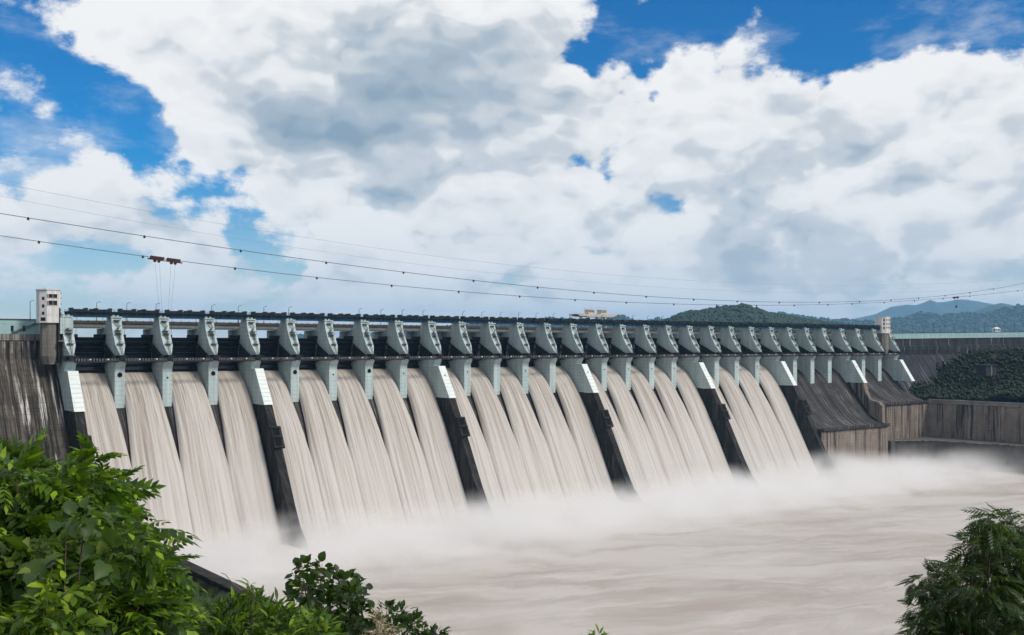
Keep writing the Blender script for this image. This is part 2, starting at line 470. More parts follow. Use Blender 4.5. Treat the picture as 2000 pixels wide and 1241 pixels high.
# ------------------------------------------------------------------ mesh helpers
class MB:
    """collects faces in dam coordinates (u, v, z); build() links ONE mesh object"""

    def __init__(self):
        self.v, self.f = [], []

    def add(self, verts, faces):
        o = len(self.v)
        self.v += [tuple(p) for p in verts]
        self.f += [tuple(i + o for i in f) for f in faces]
        return self

    def box(self, u0, u1, v0, v1, z0, z1):
        p = [(u, v, z) for z in (z0, z1) for v in (v0, v1) for u in (u0, u1)]
        return self.add(p, [(0, 1, 3, 2), (4, 6, 7, 5), (0, 4, 5, 1), (2, 3, 7, 6), (0, 2, 6, 4), (1, 5, 7, 3)])

    def prism(self, poly, u0, u1):
        """(v, z) polygon extruded along u"""
        n = len(poly)
        p = [(u0, a, b) for a, b in poly] + [(u1, a, b) for a, b in poly]
        f = [tuple(range(n)), tuple(range(2 * n - 1, n - 1, -1))]
        f += [(i, (i + 1) % n, n + (i + 1) % n, n + i) for i in range(n)]
        return self.add(p, f)

    def prism_v(self, poly, v0, v1):
        """(u, z) polygon extruded along v"""
        n = len(poly)
        p = [(a, v0, b) for a, b in poly] + [(a, v1, b) for a, b in poly]
        f = [tuple(range(n)), tuple(range(2 * n - 1, n - 1, -1))]
        f += [(i, (i + 1) % n, n + (i + 1) % n, n + i) for i in range(n)]
        return self.add(p, f)

    def prism_z(self, poly, z0, z1):
        n = len(poly)
        p = [(a, b, z0) for a, b in poly] + [(a, b, z1) for a, b in poly]
        f = [tuple(range(n)), tuple(range(2 * n - 1, n - 1, -1))]
        f += [(i, (i + 1) % n, n + (i + 1) % n, n + i) for i in range(n)]
        return self.add(p, f)

    def loft(self, rings):
        n = len(rings[0])
        o = len(self.v)
        for r in rings:
            self.v += [tuple(p) for p in r]
        for k in range(len(rings) - 1):
            for i in range(n):
                j = (i + 1) % n
                self.f.append((o + k * n + i, o + k * n + j, o + (k + 1) * n + j, o + (k + 1) * n + i))
        self.f.append(tuple(o + i for i in range(n)))
        self.f.append(tuple(o + (len(rings) - 1) * n + i for i in range(n - 1, -1, -1)))
        return self

    def bar(self, a, b, r, n=6, r2=None, flatten=1.0):
        a, b = Vector(a), Vector(b)
        d = (b - a).normalized()
        s = d.cross(Vector((0, 0, 1)))
        if s.length < 1e-4:
            s = Vector((1, 0, 0))
        s.normalize()
        t = d.cross(s)
        r2 = r if r2 is None else r2
        ph = math.pi / n
        return self.loft([[c + s * (math.cos(2 * math.pi * i / n + ph) * rr * flatten) + t * (math.sin(2 * math.pi * i / n + ph) * rr)
                           for i in range(n)] for c, rr in ((a, r), (b, r2))])

    def poly_tube(self, pts, r, n=5):
        pts = [Vector(p) for p in pts]
        rings = []
        for i, p in enumerate(pts):
            d = (pts[min(i + 1, len(pts) - 1)] - pts[max(i - 1, 0)]).normalized()
            s = d.cross(Vector((0, 0, 1)))
            if s.length < 1e-4:
                s = Vector((1, 0, 0))
            s.normalize()
            t = d.cross(s)
            rr = r[i] if isinstance(r, (list, tuple)) else r
            rings.append([p + s * math.cos(2 * math.pi * k / n) * rr + t * math.sin(2 * math.pi * k / n) * rr for k in range(n)])
        return self.loft(rings)

    def mesh(self, name, bevel=0.0):
        me = bpy.data.meshes.new(name)
        bm = bmesh.new()
        vs_ = [bm.verts.new((p[0], -p[1], p[2])) for p in self.v]
        for f in self.f:
            try:
                bm.faces.new([vs_[i] for i in f])
            except ValueError:
                pass
        bmesh.ops.recalc_face_normals(bm, faces=bm.faces[:])
        if bevel:
            bmesh.ops.bevel(bm, geom=bm.edges[:], offset=bevel, segments=1, affect='EDGES', clamp_overlap=True)
        bm.to_mesh(me)
        bm.free()
        return me

    def build(self, name, mat, parent=None, bevel=0.0, smooth=False):
        me = self.mesh(name, bevel)
        me.materials.append(MAT[mat])
        if smooth:
            me.polygons.foreach_set('use_smooth', [True] * len(me.polygons))
        return link(name, me, parent)


def link(name, data, parent=None):
    o = bpy.data.objects.new(name, data)
    col.objects.link(o)
    if parent is not None:
        o.parent = parent
    return o


def tag(o, label=None, cat=None, group=None, kind=None):
    if label:
        o['label'] = label
    if cat:
        o['category'] = cat
    if group:
        o['group'] = group
    if kind:
        o['kind'] = kind
    return o


def thing(name, label, cat, u=0.0, v=0.0, z=0.0, group=None):
    o = bpy.data.objects.new(name, None)
    o.empty_display_size = 0.5
    col.objects.link(o)
    o.location = (u, -v, z)
    return tag(o, label, cat, group)


def copy_tree(o, parent=None):
    c = o.copy()
    col.objects.link(c)
    c.parent = parent
    for ch in list(o.children):
        copy_tree(ch, c)
    return c


def grid_mesh(name, nx, ny, fn, mat, uvfn=None, smooth=True):
    """fn(i/nx, j/ny) -> world xyz"""
    a = np.linspace(0, 1, nx + 1)
    b = np.linspace(0, 1, ny + 1)
    A, B = np.meshgrid(a, b, indexing='ij')
    P = fn(A, B)
    me = bpy.data.meshes.new(name)
    co = np.stack(P, -1).reshape(-1, 3)
    idx = np.arange((nx + 1) * (ny + 1)).reshape(nx + 1, ny + 1)
    q = np.stack([idx[:-1, :-1], idx[1:, :-1], idx[1:, 1:], idx[:-1, 1:]], -1).reshape(-1, 4)
    fill_mesh(me, co, q)
    if uvfn is not None:
        U, V = uvfn(A, B)
        uv = np.stack([U, V], -1).reshape(-1, 2)[q.reshape(-1)]
        lay = me.uv_layers.new(name='UVMap')
        lay.data.foreach_set('uv', uv.reshape(-1).astype(np.float32))
    me.materials.append(MAT[mat])
    if smooth:
        me.polygons.foreach_set('use_smooth', [True] * len(me.polygons))
    return me


def fill_mesh(me, co, faces):
    k = faces.shape[1]
    me.vertices.add(len(co))
    me.vertices.foreach_set('co', np.ascontiguousarray(co, dtype=np.float32).reshape(-1))
    me.loops.add(faces.size)
    me.loops.foreach_set('vertex_index', np.ascontiguousarray(faces, dtype=np.int32).reshape(-1))
    me.polygons.add(len(faces))
    me.polygons.foreach_set('loop_start', np.arange(0, faces.size, k, dtype=np.int32))
    me.update(calc_edges=True)
    me.validate()


def vnoise(x, y, seed=0, octaves=4, gain=0.5):
    """cheap smooth value noise for terrain (numpy)"""
    r = np.random.default_rng(seed)
    tab = r.random((256, 256))
    out = np.zeros_like(x, dtype=float)
    amp, fr, tot = 1.0, 1.0, 0.0
    for o in range(octaves):
        X, Y = x * fr + o * 17.3, y * fr + o * 9.1
        xi, yi = np.floor(X).astype(int), np.floor(Y).astype(int)
        fx, fy = X - xi, Y - yi
        fx, fy = fx * fx * (3 - 2 * fx), fy * fy * (3 - 2 * fy)
        g = lambda a, b: tab[a % 256, b % 256]
        val = (g(xi, yi) * (1 - fx) + g(xi + 1, yi) * fx) * (1 - fy) + (g(xi, yi + 1) * (1 - fx) + g(xi + 1, yi + 1) * fx) * fy
        out += amp * val
        tot += amp
        amp *= gain
        fr *= 2.0
    return out / tot


# ------------------------------------------------------------------ dam layout
U = [-0.7, 23.1, 47.2, 71.6, 95.2, 118.8, 142.6, 166.2, 189.8, 213.6, 236.7, 259.9, 283.2, 306.5, 329.8, 353.4, 376.5, 400.0,
     423.1, 446.5, 470.3, 493.6, 518.2, 543.1, 566.2, 589.4, 613.4, 639.0, 662.4, 687.4, 712.4]
BIG = {0, 4, 9, 14, 19, 23, 27, 30}
PW = 5.0
POOL = -101.0
NB = 30

# ------------------------------------------------------------------ setting: water, ground, banks
def flat_sheet(name, u0, u1, v0, v1, z, nu, nv, mat, amp=0.0, seed=1):
    me = grid_mesh(name, nu, nv, lambda A, B: (u0 + (u1 - u0) * A, -(v0 + (v1 - v0) * B),
                                               z + amp * (vnoise((u0 + (u1 - u0) * A) / 14, (v0 + (v1 - v0) * B) / 14, seed, 4) - .5)), mat)
    return tag(link(name, me), kind='structure')


flat_sheet('river', 0, 780, 20, 1400, POOL, 260, 420, 'river_water', 1.5)
flat_sheet('ground', -25900, 25900, -25900, 25900, -112, 8, 8, 'soil')
flat_sheet('reservoir', -9000, 25000, -36, -25800, 2.0, 10, 10, 'reservoir_water')


def left_bank_z(x, v):
    t = np.clip((x + 133.0) / 130.0, 0, 1)
    z = -2.6 - 84.0 * t ** 0.88
    z = z + np.where(x < -133, (-133 - x) * 0.12, 0)
    near = np.exp(-(((x - CAM_U) ** 2 + (v - CAM_V) ** 2) / 3.0 ** 2))
    n = (vnoise(x / 9, v / 9, 5, 4) - .5)
    z = z + n * (3.2 * np.clip(t * 8, 0, 1)) + near * 0.0
    # the ground climbs to the abutment of the dam
    up = np.clip((60 - v) / 90.0, 0, 1) * np.clip((-20 - x) / 120.0, 0, 1)
    return z * (1 - 0.35 * up)


me = grid_mesh('hillside', 150, 220, lambda A, B: ((-460 + 458 * A), -(-40 + 800 * B), left_bank_z(-460 + 458 * A, -40 + 800 * B)), 'undergrowth')
tag(link('hillside', me), kind='structure')


def right_bank_z(x, v):
    """hill on the far bank behind the apron wall"""
    e = x - 717.0
    z = -48.0 + 0.47 * np.clip(e - 22, 0, None)
    z = z + 6.5 * np.exp(-((e - 18) / 22.0) ** 2) * np.clip((v - 5) / 30, 0, 1)
    z = z + (vnoise(x / 24, v / 24, 11, 4) - .5) * 10
    z = np.where(v < 6, z + (6 - v) * 0.5, z)
    cap = -9.0 + (vnoise(x / 22, v / 22, 12, 3) - .5) * 16 - np.clip(v - 60, 0, 100) * .04
    return np.minimum(np.clip(z, -60, 30), cap)


me = grid_mesh('far_bank', 90, 120, lambda A, B: (716.6 + 380 * A, -(-6 + 420 * B), right_bank_z(716.6 + 380 * A, -6 + 420 * B)), 'undergrowth')
tag(link('far_bank', me), kind='structure')

# ------------------------------------------------------------------ the dam
dam = thing('concrete_dam', 'long concrete gravity dam with pale green piers between its spillway bays', 'dam')

OGEE = [(-34, -22), (-28, -17.6), (-24, -16.6), (-20, -17.0), (-14, -19.6), (-8, -24.2), (-2, -31), (5, -41), (12, -52.5), (19, -65), (26, -78), (34, -92), (46, -106)]
me_b = MB()
me_b.prism(OGEE + [(46, -111), (-34, -111)], U[0], U[23] + PW)
me_b.build('spillway', 'chute', dam)
CH1 = [(-34, -22), (-28, -17.6), (-24, -16.6), (-20, -17.0), (-14, -19.6), (-8, -24.2), (-2, -31), (5, -40), (12, -48.8), (18, -55.4), (24, -60.6), (29, -63.4), (34, -64.8), (37.5, -64.9), (40.5, -64.0)]
MB().prism(CH1 + [(40.5, -66.4), (38.5, -66.8), (38.5, -111), (-34, -111)], U[23] + PW, U[27]).build('auxiliary_chute', 'chute', dam)
CH2 = [(-34, -22), (-28, -17.6), (-24, -16.6), (-20, -17.0), (-14, -19.6), (-8, -24.2), (-2, -31), (5, -37.6), (11, -42.4), (17, -45.8), (23, -47.6), (28, -48.2), (31, -47.8)]
MB().prism(CH2 + [(31, -50), (29.4, -50.3), (29.4, -111), (-34, -111)], U[27] + PW, U[30] + PW).build('auxiliary_chute', 'chute', dam)
# front walls under the auxiliary chute lips, in concrete panels divided by joints
for (ua, ub, vf, z0, z1, n) in ((U[23] + PW, U[27] - .6, 38.5, -104, -67.2, 8), (U[27] + PW + .1, U[30] + PW, 29.4, -84, -50.7, 6)):
    step = (ub - ua) / n
    for i in range(n):
        d = rnd.uniform(0.25, 0.6)
        MB().box(ua + i * step + .12, ua + (i + 1) * step - .12, vf - .5, vf + d, z0, z1).build('wall_panel', 'apron_wall', dam, 0.08)
# block below the last training pier
MB().prism([(-2, -31.2), (15.5, -31.2), (16.6, -38), (20, -45), (29.6, -47), (33, -50), (33, -111), (-2, -111)], U[27], U[27] + PW - .002).build('training_wall', 'apron_wall', dam)
MB().prism([(1, -30.5), (5, -37), (13, -46.6), (21.4, -57.8), (29, -63.2), (36, -64.5), (36, -68), (1, -68)], U[27] - 1.1, U[27] - .003).build('side_curb', 'wet_wall', dam)

TW = [(-2, -31.9), (15.2, -31.2), (22, -43.2), (30, -57), (36.5, -69), (43, -81), (49.5, -91.5), (57, -99.0), (64, -104), (64, -111), (-2, -111)]
for i in sorted(BIG):
    if i >= 27:
        continue
    tw = MB().prism(TW, U[i] + .2, U[i] + PW - .2).build('training_wall', 'wet_wall', dam)
    # gallery outlets on the back of the wall: two stacked openings in a projecting block
    ub = U[i] + PW
    slope_v = lambda z: 15.2 + (-31.2 - z) * .565
    g = MB()
    g.prism([(slope_v(-42.2) - 4, -42.2), (slope_v(-42.2) + 2.3, -42.2), (slope_v(-52.8) + 2.3, -52.8), (slope_v(-52.8) + 1.6, -53.6), (slope_v(-42.2) - 4, -53.6)], ub - 5.1, ub + .7)
    for (za, zb) in ((-43.2, -46.6), (-47.9, -51.8)):
        o = MB().prism([(slope_v(za) + 2.0, za), (slope_v(za) + 2.45, za), (slope_v(zb) + 2.45, zb), (slope_v(zb) + 2.0, zb)], ub - 3.9, ub - .6).build('outlet_opening', 'hole_black', tw)
        MB().prism([(slope_v(za) + 2.31, za + .55), (slope_v(za) + 3.1, za + .55), (slope_v(za) + 3.1, za + .02), (slope_v(za) + 2.31, za + .02)], ub - 4.6, ub + .3).build('outlet_hood', 'wet_wall', tw)
    g.build('gallery_outlet', 'wet_wall', tw)

# --- piers
SAIL_V = [(14.6, -15.6, -7.8, PW, 2.5), (9.8, -18.0, -6.4, PW, 2.5), (5.5, -19.6, -4.2, PW, 2.5), (0.6, -21.0, -0.9, PW, 2.4), (-2.0, -21.8, 0.6, PW, 1.6), (-4.4, -22.5, 2.2, PW, 0.75), (-4.7, -22.6, -7.9, PW, 2.4), (-7.55, -24.0, -7.9, PW, 2.4)]


def pier_meshes(big):
    d = {}
    b = MB()
    # lower pier
    if big:
        poly = [(-27, -7.6), (0.5, -7.6), (-1.9, -11.4), (-1.9, -12.0), (3.6, -12.0), (15.9, -31.15), (-27, -31.15)]
    else:
        poly = [(-27, -7.6), (0.5, -7.6), (-1.9, -11.4), (-1.9, -31.8), (-27, -31.8)]
    b.prism(poly, 0, PW)
    # upper pier: sail shaped in side view, its nose drawn in to a narrow trunnion seat
    rings = []
    for z, vb, vf, wd_, wn in SAIL_V:
        c = PW / 2
        vm = min(vf - 2.0, -7.8 if z > -4.5 else -9.9)
        rings.append([(0, vb, z), (0, vm, z), (c - wn, vf, z), (c + wn, vf, z), (PW, vm, z), (PW, vb, z)])
    b.loft(rings)
    # upstream columns carrying the road
    b.box(0.3, PW - .3, -26.2, -15.0, -8, 9.3)
    b.box(0.3, PW - .3, -35, -27.6, -22, 9.3)
    b.box(1.2, PW - 1.2, -28, -26, -22, 7.6)
    d['body'] = b.mesh('pier', 0.0)
    d['body'].materials.append(MAT['pier_paint'])
    c = MB()
    if big:
        # raking face coloured paler to stand for the light falling on it
        n = Vector((12.3, -19.15)).normalized()
        for k in range(9):
            a0, a1 = k / 9 + .004, (k + 1) / 9 - .004
            p0 = (3.6 + 12.3 * a0, -12.0 - 19.15 * a0)
            p1 = (3.6 + 12.3 * a1, -12.0 - 19.15 * a1)
            ox, oz = .06 * 0.84, .06 * 0.54
            c.prism([(p0[0] - .1, p0[1] - .06), (p0[0] + ox, p0[1] + oz), (p1[0] + ox, p1[1] + oz), (p1[0] - .1, p1[1] - .06)], .04, PW - .04)
        d['lit_face'] = c.mesh('lit_face_panel')
        d['lit_face'].materials.append(MAT['pier_lit'])
    cap = MB()
    cap.prism([(-7.8, 14.6), (-7.2, 14.6), (-7.2, 15.2), (-15.8, 15.2), (-15.8, 14.6)], -.25, PW + .25)
    cap.box(.8, 2.0, -14.5, -9, 15.2, 16.0)
    cap.box(3.0, 4.2, -14.5, -9, 15.2, 16.0)
    d['cap'] = cap.mesh('bearing_cap')
    d['cap'].materials.append(MAT['pier_paint'])
    # trunnion bracket
    tr = MB()
    tr.box(1.0, 4.0, -2.0, 2.9, -6.9, -4.75)
    tr.box(-1.3, PW + 1.3, -3.0, -.6, -6.4, -4.6)
    tr.bar((-1.6, -1.8, -5.5), (PW + 1.6, -1.8, -5.5), .75, 10)
    d['trunnion'] = tr.mesh('trunnion')
    d['trunnion'].materials.append(MAT['arm_steel'])
    # stairs and landings hung on the nose
    plats = [(13.2, -7.5), (8.0, -5.4), (6.6, -4.6), (1.3, -1.2)]
    d['landing'] = []
    for z, v in plats:
        st = MB()
        st.box(.9, 4.1, v, v + 1.7, z, z + .22)
        for uu in (.95, 2.5, 4.05):
            st.bar((uu, v + 1.65, z + .1), (uu, v + 1.65, z + 1.15), .06, 4)
        st.bar((.9, v + 1.65, z + 1.1), (4.1, v + 1.65, z + 1.1), .06, 4)
        st.bar((.9, v + 1.65, z + .6), (4.1, v + 1.65, z + .6), .05, 4)
        m_ = st.mesh('landing')
        m_.materials.append(MAT['dark_steel'])
        d['landing'].append(m_)
    d['flight'] = []

    def flight(u0, za, va, u1, zb, vb):
        fl = MB()
        for off in (-.35, .35):
            fl.bar((u0 + off, va, za), (u1 + off, vb, zb), .13, 4)
        n = 8
        for k in range(1, n):
            q = k / n
            x, y, z = u0 + (u1 - u0) * q, va + (vb - va) * q, za + (zb - za) * q
            fl.box(x - .38, x + .38, y - .12, y + .12, z - .03, z + .03)
        m_ = fl.mesh('stair_flight')
        m_.materials.append(MAT['dark_steel'])
        d['flight'].append(m_)
    flight(1.3, 13.2, -6.3, 3.4, 10.6, -5.3)
    flight(3.4, 10.6, -5.3, 1.6, 8.1, -4.2)
    flight(1.5, 6.6, -3.6, 2.6, 4.0, -2.1)
    flight(3.3, 6.6, -3.6, 2.9, 4.0, -2.1)
    flight(2.7, 4.0, -2.0, 2.4, 1.4, -.2)
    flight(2.3, 1.3, -.2, 2.6, -4.5, 3.0)
    return d


def disc_mesh(r):
    b = MB()
    n = 20
    rim = lambda rr, v: [(math.cos(2 * math.pi * k / n) * rr, v, math.sin(2 * math.pi * k / n) * rr) for k in range(n)]
    b.loft([rim(r, 0.01), rim(r, 0.05)])
    me = b.mesh('round_opening')
    me.materials.append(MAT['hole_black'])
    return me


def ring_mesh(r):
    b = MB()
    n = 20
    o = []
    for rr, v in ((r * 1.0, .012), (r * 1.0, .16), (r * 1.14, .16), (r * 1.14, .012)):
        o.append([(math.cos(2 * math.pi * k / n) * rr, v, math.sin(2 * math.pi * k / n) * rr) for k in range(n)])
    b.loft(o)
    me = b.mesh('rim')
    me.materials.append(MAT['pier_paint'])
    return me


PM = {False: pier_meshes(False), True: pier_meshes(True)}
DISC = {1.25: (disc_mesh(1.25), ring_mesh(1.25)), .5: (disc_mesh(.5), ring_mesh(.5))}
HOLE = {1: 1.25, 2: .5, 3: 1.25, 5: 1.25, 6: .5, 7: 1.25, 8: .5, 10: .5, 12: .5, 15: .5, 16: .5, 17: .5, 18: .5, 21: .5, 22: .5, 24: .5, 28: .5}
for i in range(31):
    d = PM[i in BIG]
    p = link('pier', d['body'], dam)
    p.location = (U[i], 0, 0)
    for k, nm in (('cap', 'bearing_cap'), ('trunnion', 'trunnion'), ('landing', 'landing'), ('flight', 'stair_flight')) + ((('lit_face', 'lit_face_panel'),) if i in BIG else ()):
        for m_ in (d[k] if isinstance(d[k], list) else [d[k]]):
            link(nm, m_, p)
    if i in HOLE:
        r = HOLE[i]
        for m_, nm in zip(DISC[r], ('round_opening', 'opening_rim')):
            o = link(nm, m_, p)
            o.location = (PW / 2, 1.9 - .004, -14.4 if r > 1 else -16.2)
    if i in (9, 14, 27):
        o = link('round_opening', DISC[.5][0], p)
        o.location = (PW / 2, -(7.2 + .1), -17.55 + .06)
        o.rotation_euler = (math.radians(-32.7), 0, 0)

# --- left gravity section
LW = [(-34, 6.1), (-21.5, 6.1), (-21.5, 2.6), (-20.2, 2.2), (-19.6, -6), (38, -88), (38, -111), (-34, -111)]
MB().prism(LW, -260, U[0] - .02).build('gravity_wall', 'stained_wall', dam)
MB().prism([(-21.45, 6.0), (-20.9, 6.0), (-20.9, 3.0), (-21.45, 2.8)], -259, U[0] - .1).build('wall_coping', 'wall_cap', dam)
tl = MB().box(-260, U[0] - 1.2, -34.5, -24, 6.1, 13.2).build('parapet_wall', 'teal_wall', dam)
MB().box(-261, U[0] - 1.15, -34.7, -23.7, 13.2, 13.7).build('coping', 'parapet', tl)
for x0 in (20.8, 44, -35, -70):
    p = pix_v(x0, 0, -24)
    b = MB().box(p.x, p.x + 1.35, -24.2, -23.9, 7.6, 10.3)
    wobj = b.build('doorway', 'window_dark', tl)
    MB().box(p.x - .15, p.x + 1.5, -24.0, -23.75, 10.3, 10.55).build('lintel', 'teal_wall', wobj)
stp = MB()
for k in range(16):
    stp.box(-18.2 + k * .62, -18.2 + k * .62 + .66, -23.9, -22.6, 7.6 + k * .28, 7.9 + k * .28)
stp.box(-20.0, -17.6, -23.9, -22.6, 7.3, 7.62)
stp.build('stair_flight', 'wall_cap', tl)

# --- right gravity section: bends a little downstream
RP = [(717.4, -25.0, 12.2), (748, -25.0, 12.4), (893, 26.5, 14.4), (1300, 170, 20)]


def strip_wall(name, mat, front, parent, thick=10.0, seg=RP):
    """front: list of (dv, dz) offsets from the wall line's top edge"""
    b = MB()
    rings = []
    for (u, v, z) in seg:
        rings.append([(u, v + dv, z + dz) for dv, dz in front] + [(u, v - thick, z + front[-1][1]), (u, v - thick, z + front[0][1])])
    b.loft(rings)
    return b.build(name, mat, parent)


strip_wall('parapet_wall', 'teal_wall', [(0, 0), (0, -5.2)], dam)
strip_wall('wall_coping', 'parapet', [(.3, .35), (.3, .01)], dam, 10.4)
strip_wall('gravity_wall', 'dark_wall', [(-.6, -5.21), (-.6, -12.0), (.8, -12.3), (.8, -16), (.2, -19.4), (.2, -20.0)], dam)
strip_wall('gravity_wall', 'dark_wall', [(2.4, -20.01), (2.4, -21.2), (4.0, -22), (38, -74), (38, -112)], dam, 12)
for k in range(3):
    u_, v_, z_ = 757 + k * 45, -25.0 + k * 16, 12.5
    p = pix_v((1715, 1767, 1952)[k], 0, -25.0 + (0, 1.5, 22)[k])
    pz = 9.3 + (0, .2, 1.6)[k]
    MB().box(p.x, p.x + 1.6, -p.y - 1.5, -p.y + (.2, .5, 1.4)[k] + 1.5, pz, pz + 1.1).build('drain_opening', 'hole_black', dam)

# --- apron and wall on the far bank
APR = MB()
APR.prism_z([(U[27] + PW, 29.4), (716, 29.4), (716, 330), (668, 330), (686, 128), (676, 60), (650, 38.5), (U[27] + PW, 38.5)], -111, -79.6)
APR.build('apron', 'apron_floor', dam)
MB().prism_z([(650, 38.6), (676.2, 60), (686.2, 128), (668.2, 330), (667, 330), (685, 128), (675.2, 60.6), (649, 39.4)], -79.6, -78.9).build('apron_curb', 'apron_wall', dam)
aw = thing('retaining_wall', 'tall stained concrete retaining wall along the far bank below the green hill', 'wall', 716, 30, -79.6)
v = 30.0
k = 0
while v < 330:
    ln_ = 13.5 + rnd.uniform(-.8, .8)
    d = rnd.uniform(0, .45)
    MB().box(-.9 - d, 4, v + .1 - 30, v + ln_ - .1 - 30, 0, 29.4).build('wall_panel', 'apron_wall', aw, .1)
    MB().box(-1.9, 4.4, v + .06 - 30, v + ln_ - .06 - 30, 29.4, 32.9).build('coping_block', 'wall_cap', aw, .12)
    v += ln_
    k += 1

# --- left-bank training wall going downstream
lt = thing('training_wall', 'dark stained river training wall running along the water beside the bushes', 'wall', 1, 64, POOL - 6)
v = 64.0
while v < 330:
    b = MB().box(0, 3.6, v - 64 + .05, v - 64 + 9.95, 0, 25.6).build('wall_panel', 'stained_wall', lt, .08)
    MB().box(-.7, 4.2, v - 64 + .04, v - 64 + 9.96, 25.6, 27.1).build('coping_block', 'wet_wall', lt, .1)
    v += 10
p = pix(868, 1228, 300)
gb = thing('gabled_block', 'dark weathered concrete ridge block poking out beside the small green bush', 'block', p.x, -p.y, POOL - 4)
MB().add([(-4, -7, 0), (4, -7, 0), (4, 8, 0), (-4, 8, 0), (-4, -7, 17.5), (4, -7, 17.5), (4, 8, 15.5), (-4, 8, 15.5), (0, -7, 20.5), (0, 8, 18.5)],
         [(0, 1, 2, 3), (0, 4, 8, 5, 1), (3, 2, 6, 9, 7), (0, 3, 7, 4), (1, 5, 6, 2), (4, 7, 9, 8), (5, 8, 9, 6)]).build('ridge', 'wet_wall', gb)

# ------------------------------------------------------------------ radial gates
def make_gate():
    root = thing('radial_gate', 'black steel radial gate hung between two piers', 'gate', 0, 0, 0, 'radial gates')
    W, R, cv, cz = 9.2, 18.6, -1.8, -5.5
    def arc(r, a):
        return (cv - r * math.cos(a), cz + r * math.sin(a))
    a0, a1 = math.radians(-26.8), math.radians(33.5)
    prof = [arc(R, a0 + (a1 - a0) * k / 16) for k in range(17)]
    prof2 = [arc(R - .35, a0 + (a1 - a0) * k / 16) for k in range(16, -1, -1)]
    MB().prism(prof + prof2, -W, W).build('skin_plate', 'gate_steel', root)
    for k in range(6):
        a = a0 + (a1 - a0) * (k + .35) / 6
        (v0, z0), (v1, z1) = arc(R - .36, a), arc(R - 1.5, a)
        MB().prism([(v0, z0 - .16), (v1, z1 - .16), (v1, z1 + .16), (v0, z0 + .16)], -W + .1, W - .1).build('girder', 'gate_steel', root)
    v_t, z_t = prof[-1]
    for s in (-1, 1):
        MB().prism([(v_t - .5, z_t - .2), (v_t + .6, z_t - .2), (v_t + .6, z_t + 1.45), (v_t - .5, z_t + 1.45)], -W if s < 0 else 3.4, -4.4 if s < 0 else W).build('top_board', 'gate_steel', root)
    for s in (-1, 1):
        for a in (-13, 13, 27):
            q = arc(R - 1.2, math.radians(a))
            m_ = MB()
            m_.bar((s * (W + .1), cv, cz), (s * (W - 1.4), q[0], q[1]), .52, 4)
            m_.build('arm', 'arm_steel', root)
        dark_fill = MB()  # solid plate added so the gap between the arms looks dark and shaded
        q0, q1 = arc(R - 3.5, math.radians(-11)), arc(R - 3.5, math.radians(24))
        dark_fill.prism([(cv - .5, cz), q0, q1], s * (W - .75) - .06, s * (W - .75) + .06)
        dark_fill.build('arm_dark_fill', 'arm_steel', root)
        lat = MB()
        pts = []
        for a in (-13, 13, 27):
            q = arc(R - 1.2, math.radians(a))
            pts.append(((s * (W + .1), cv, cz), (s * (W - 1.4), q[0], q[1])))
        for k in range(1, 6):
            f0, f1 = k / 6, (k + .6) / 6
            L = lambda j, f: tuple(pts[j][0][c] + (pts[j][1][c] - pts[j][0][c]) * f for c in range(3))
            lat.bar(L(0, f0), L(1, f1 if f1 < 1 else 1), .16, 4)
            lat.bar(L(1, f0), L(2, f1 if f1 < 1 else 1), .14, 4)
            lat.bar(L(0, f0), L(1, f0), .14, 4)
        lat.build('bracing', 'arm_steel', root)
    return root


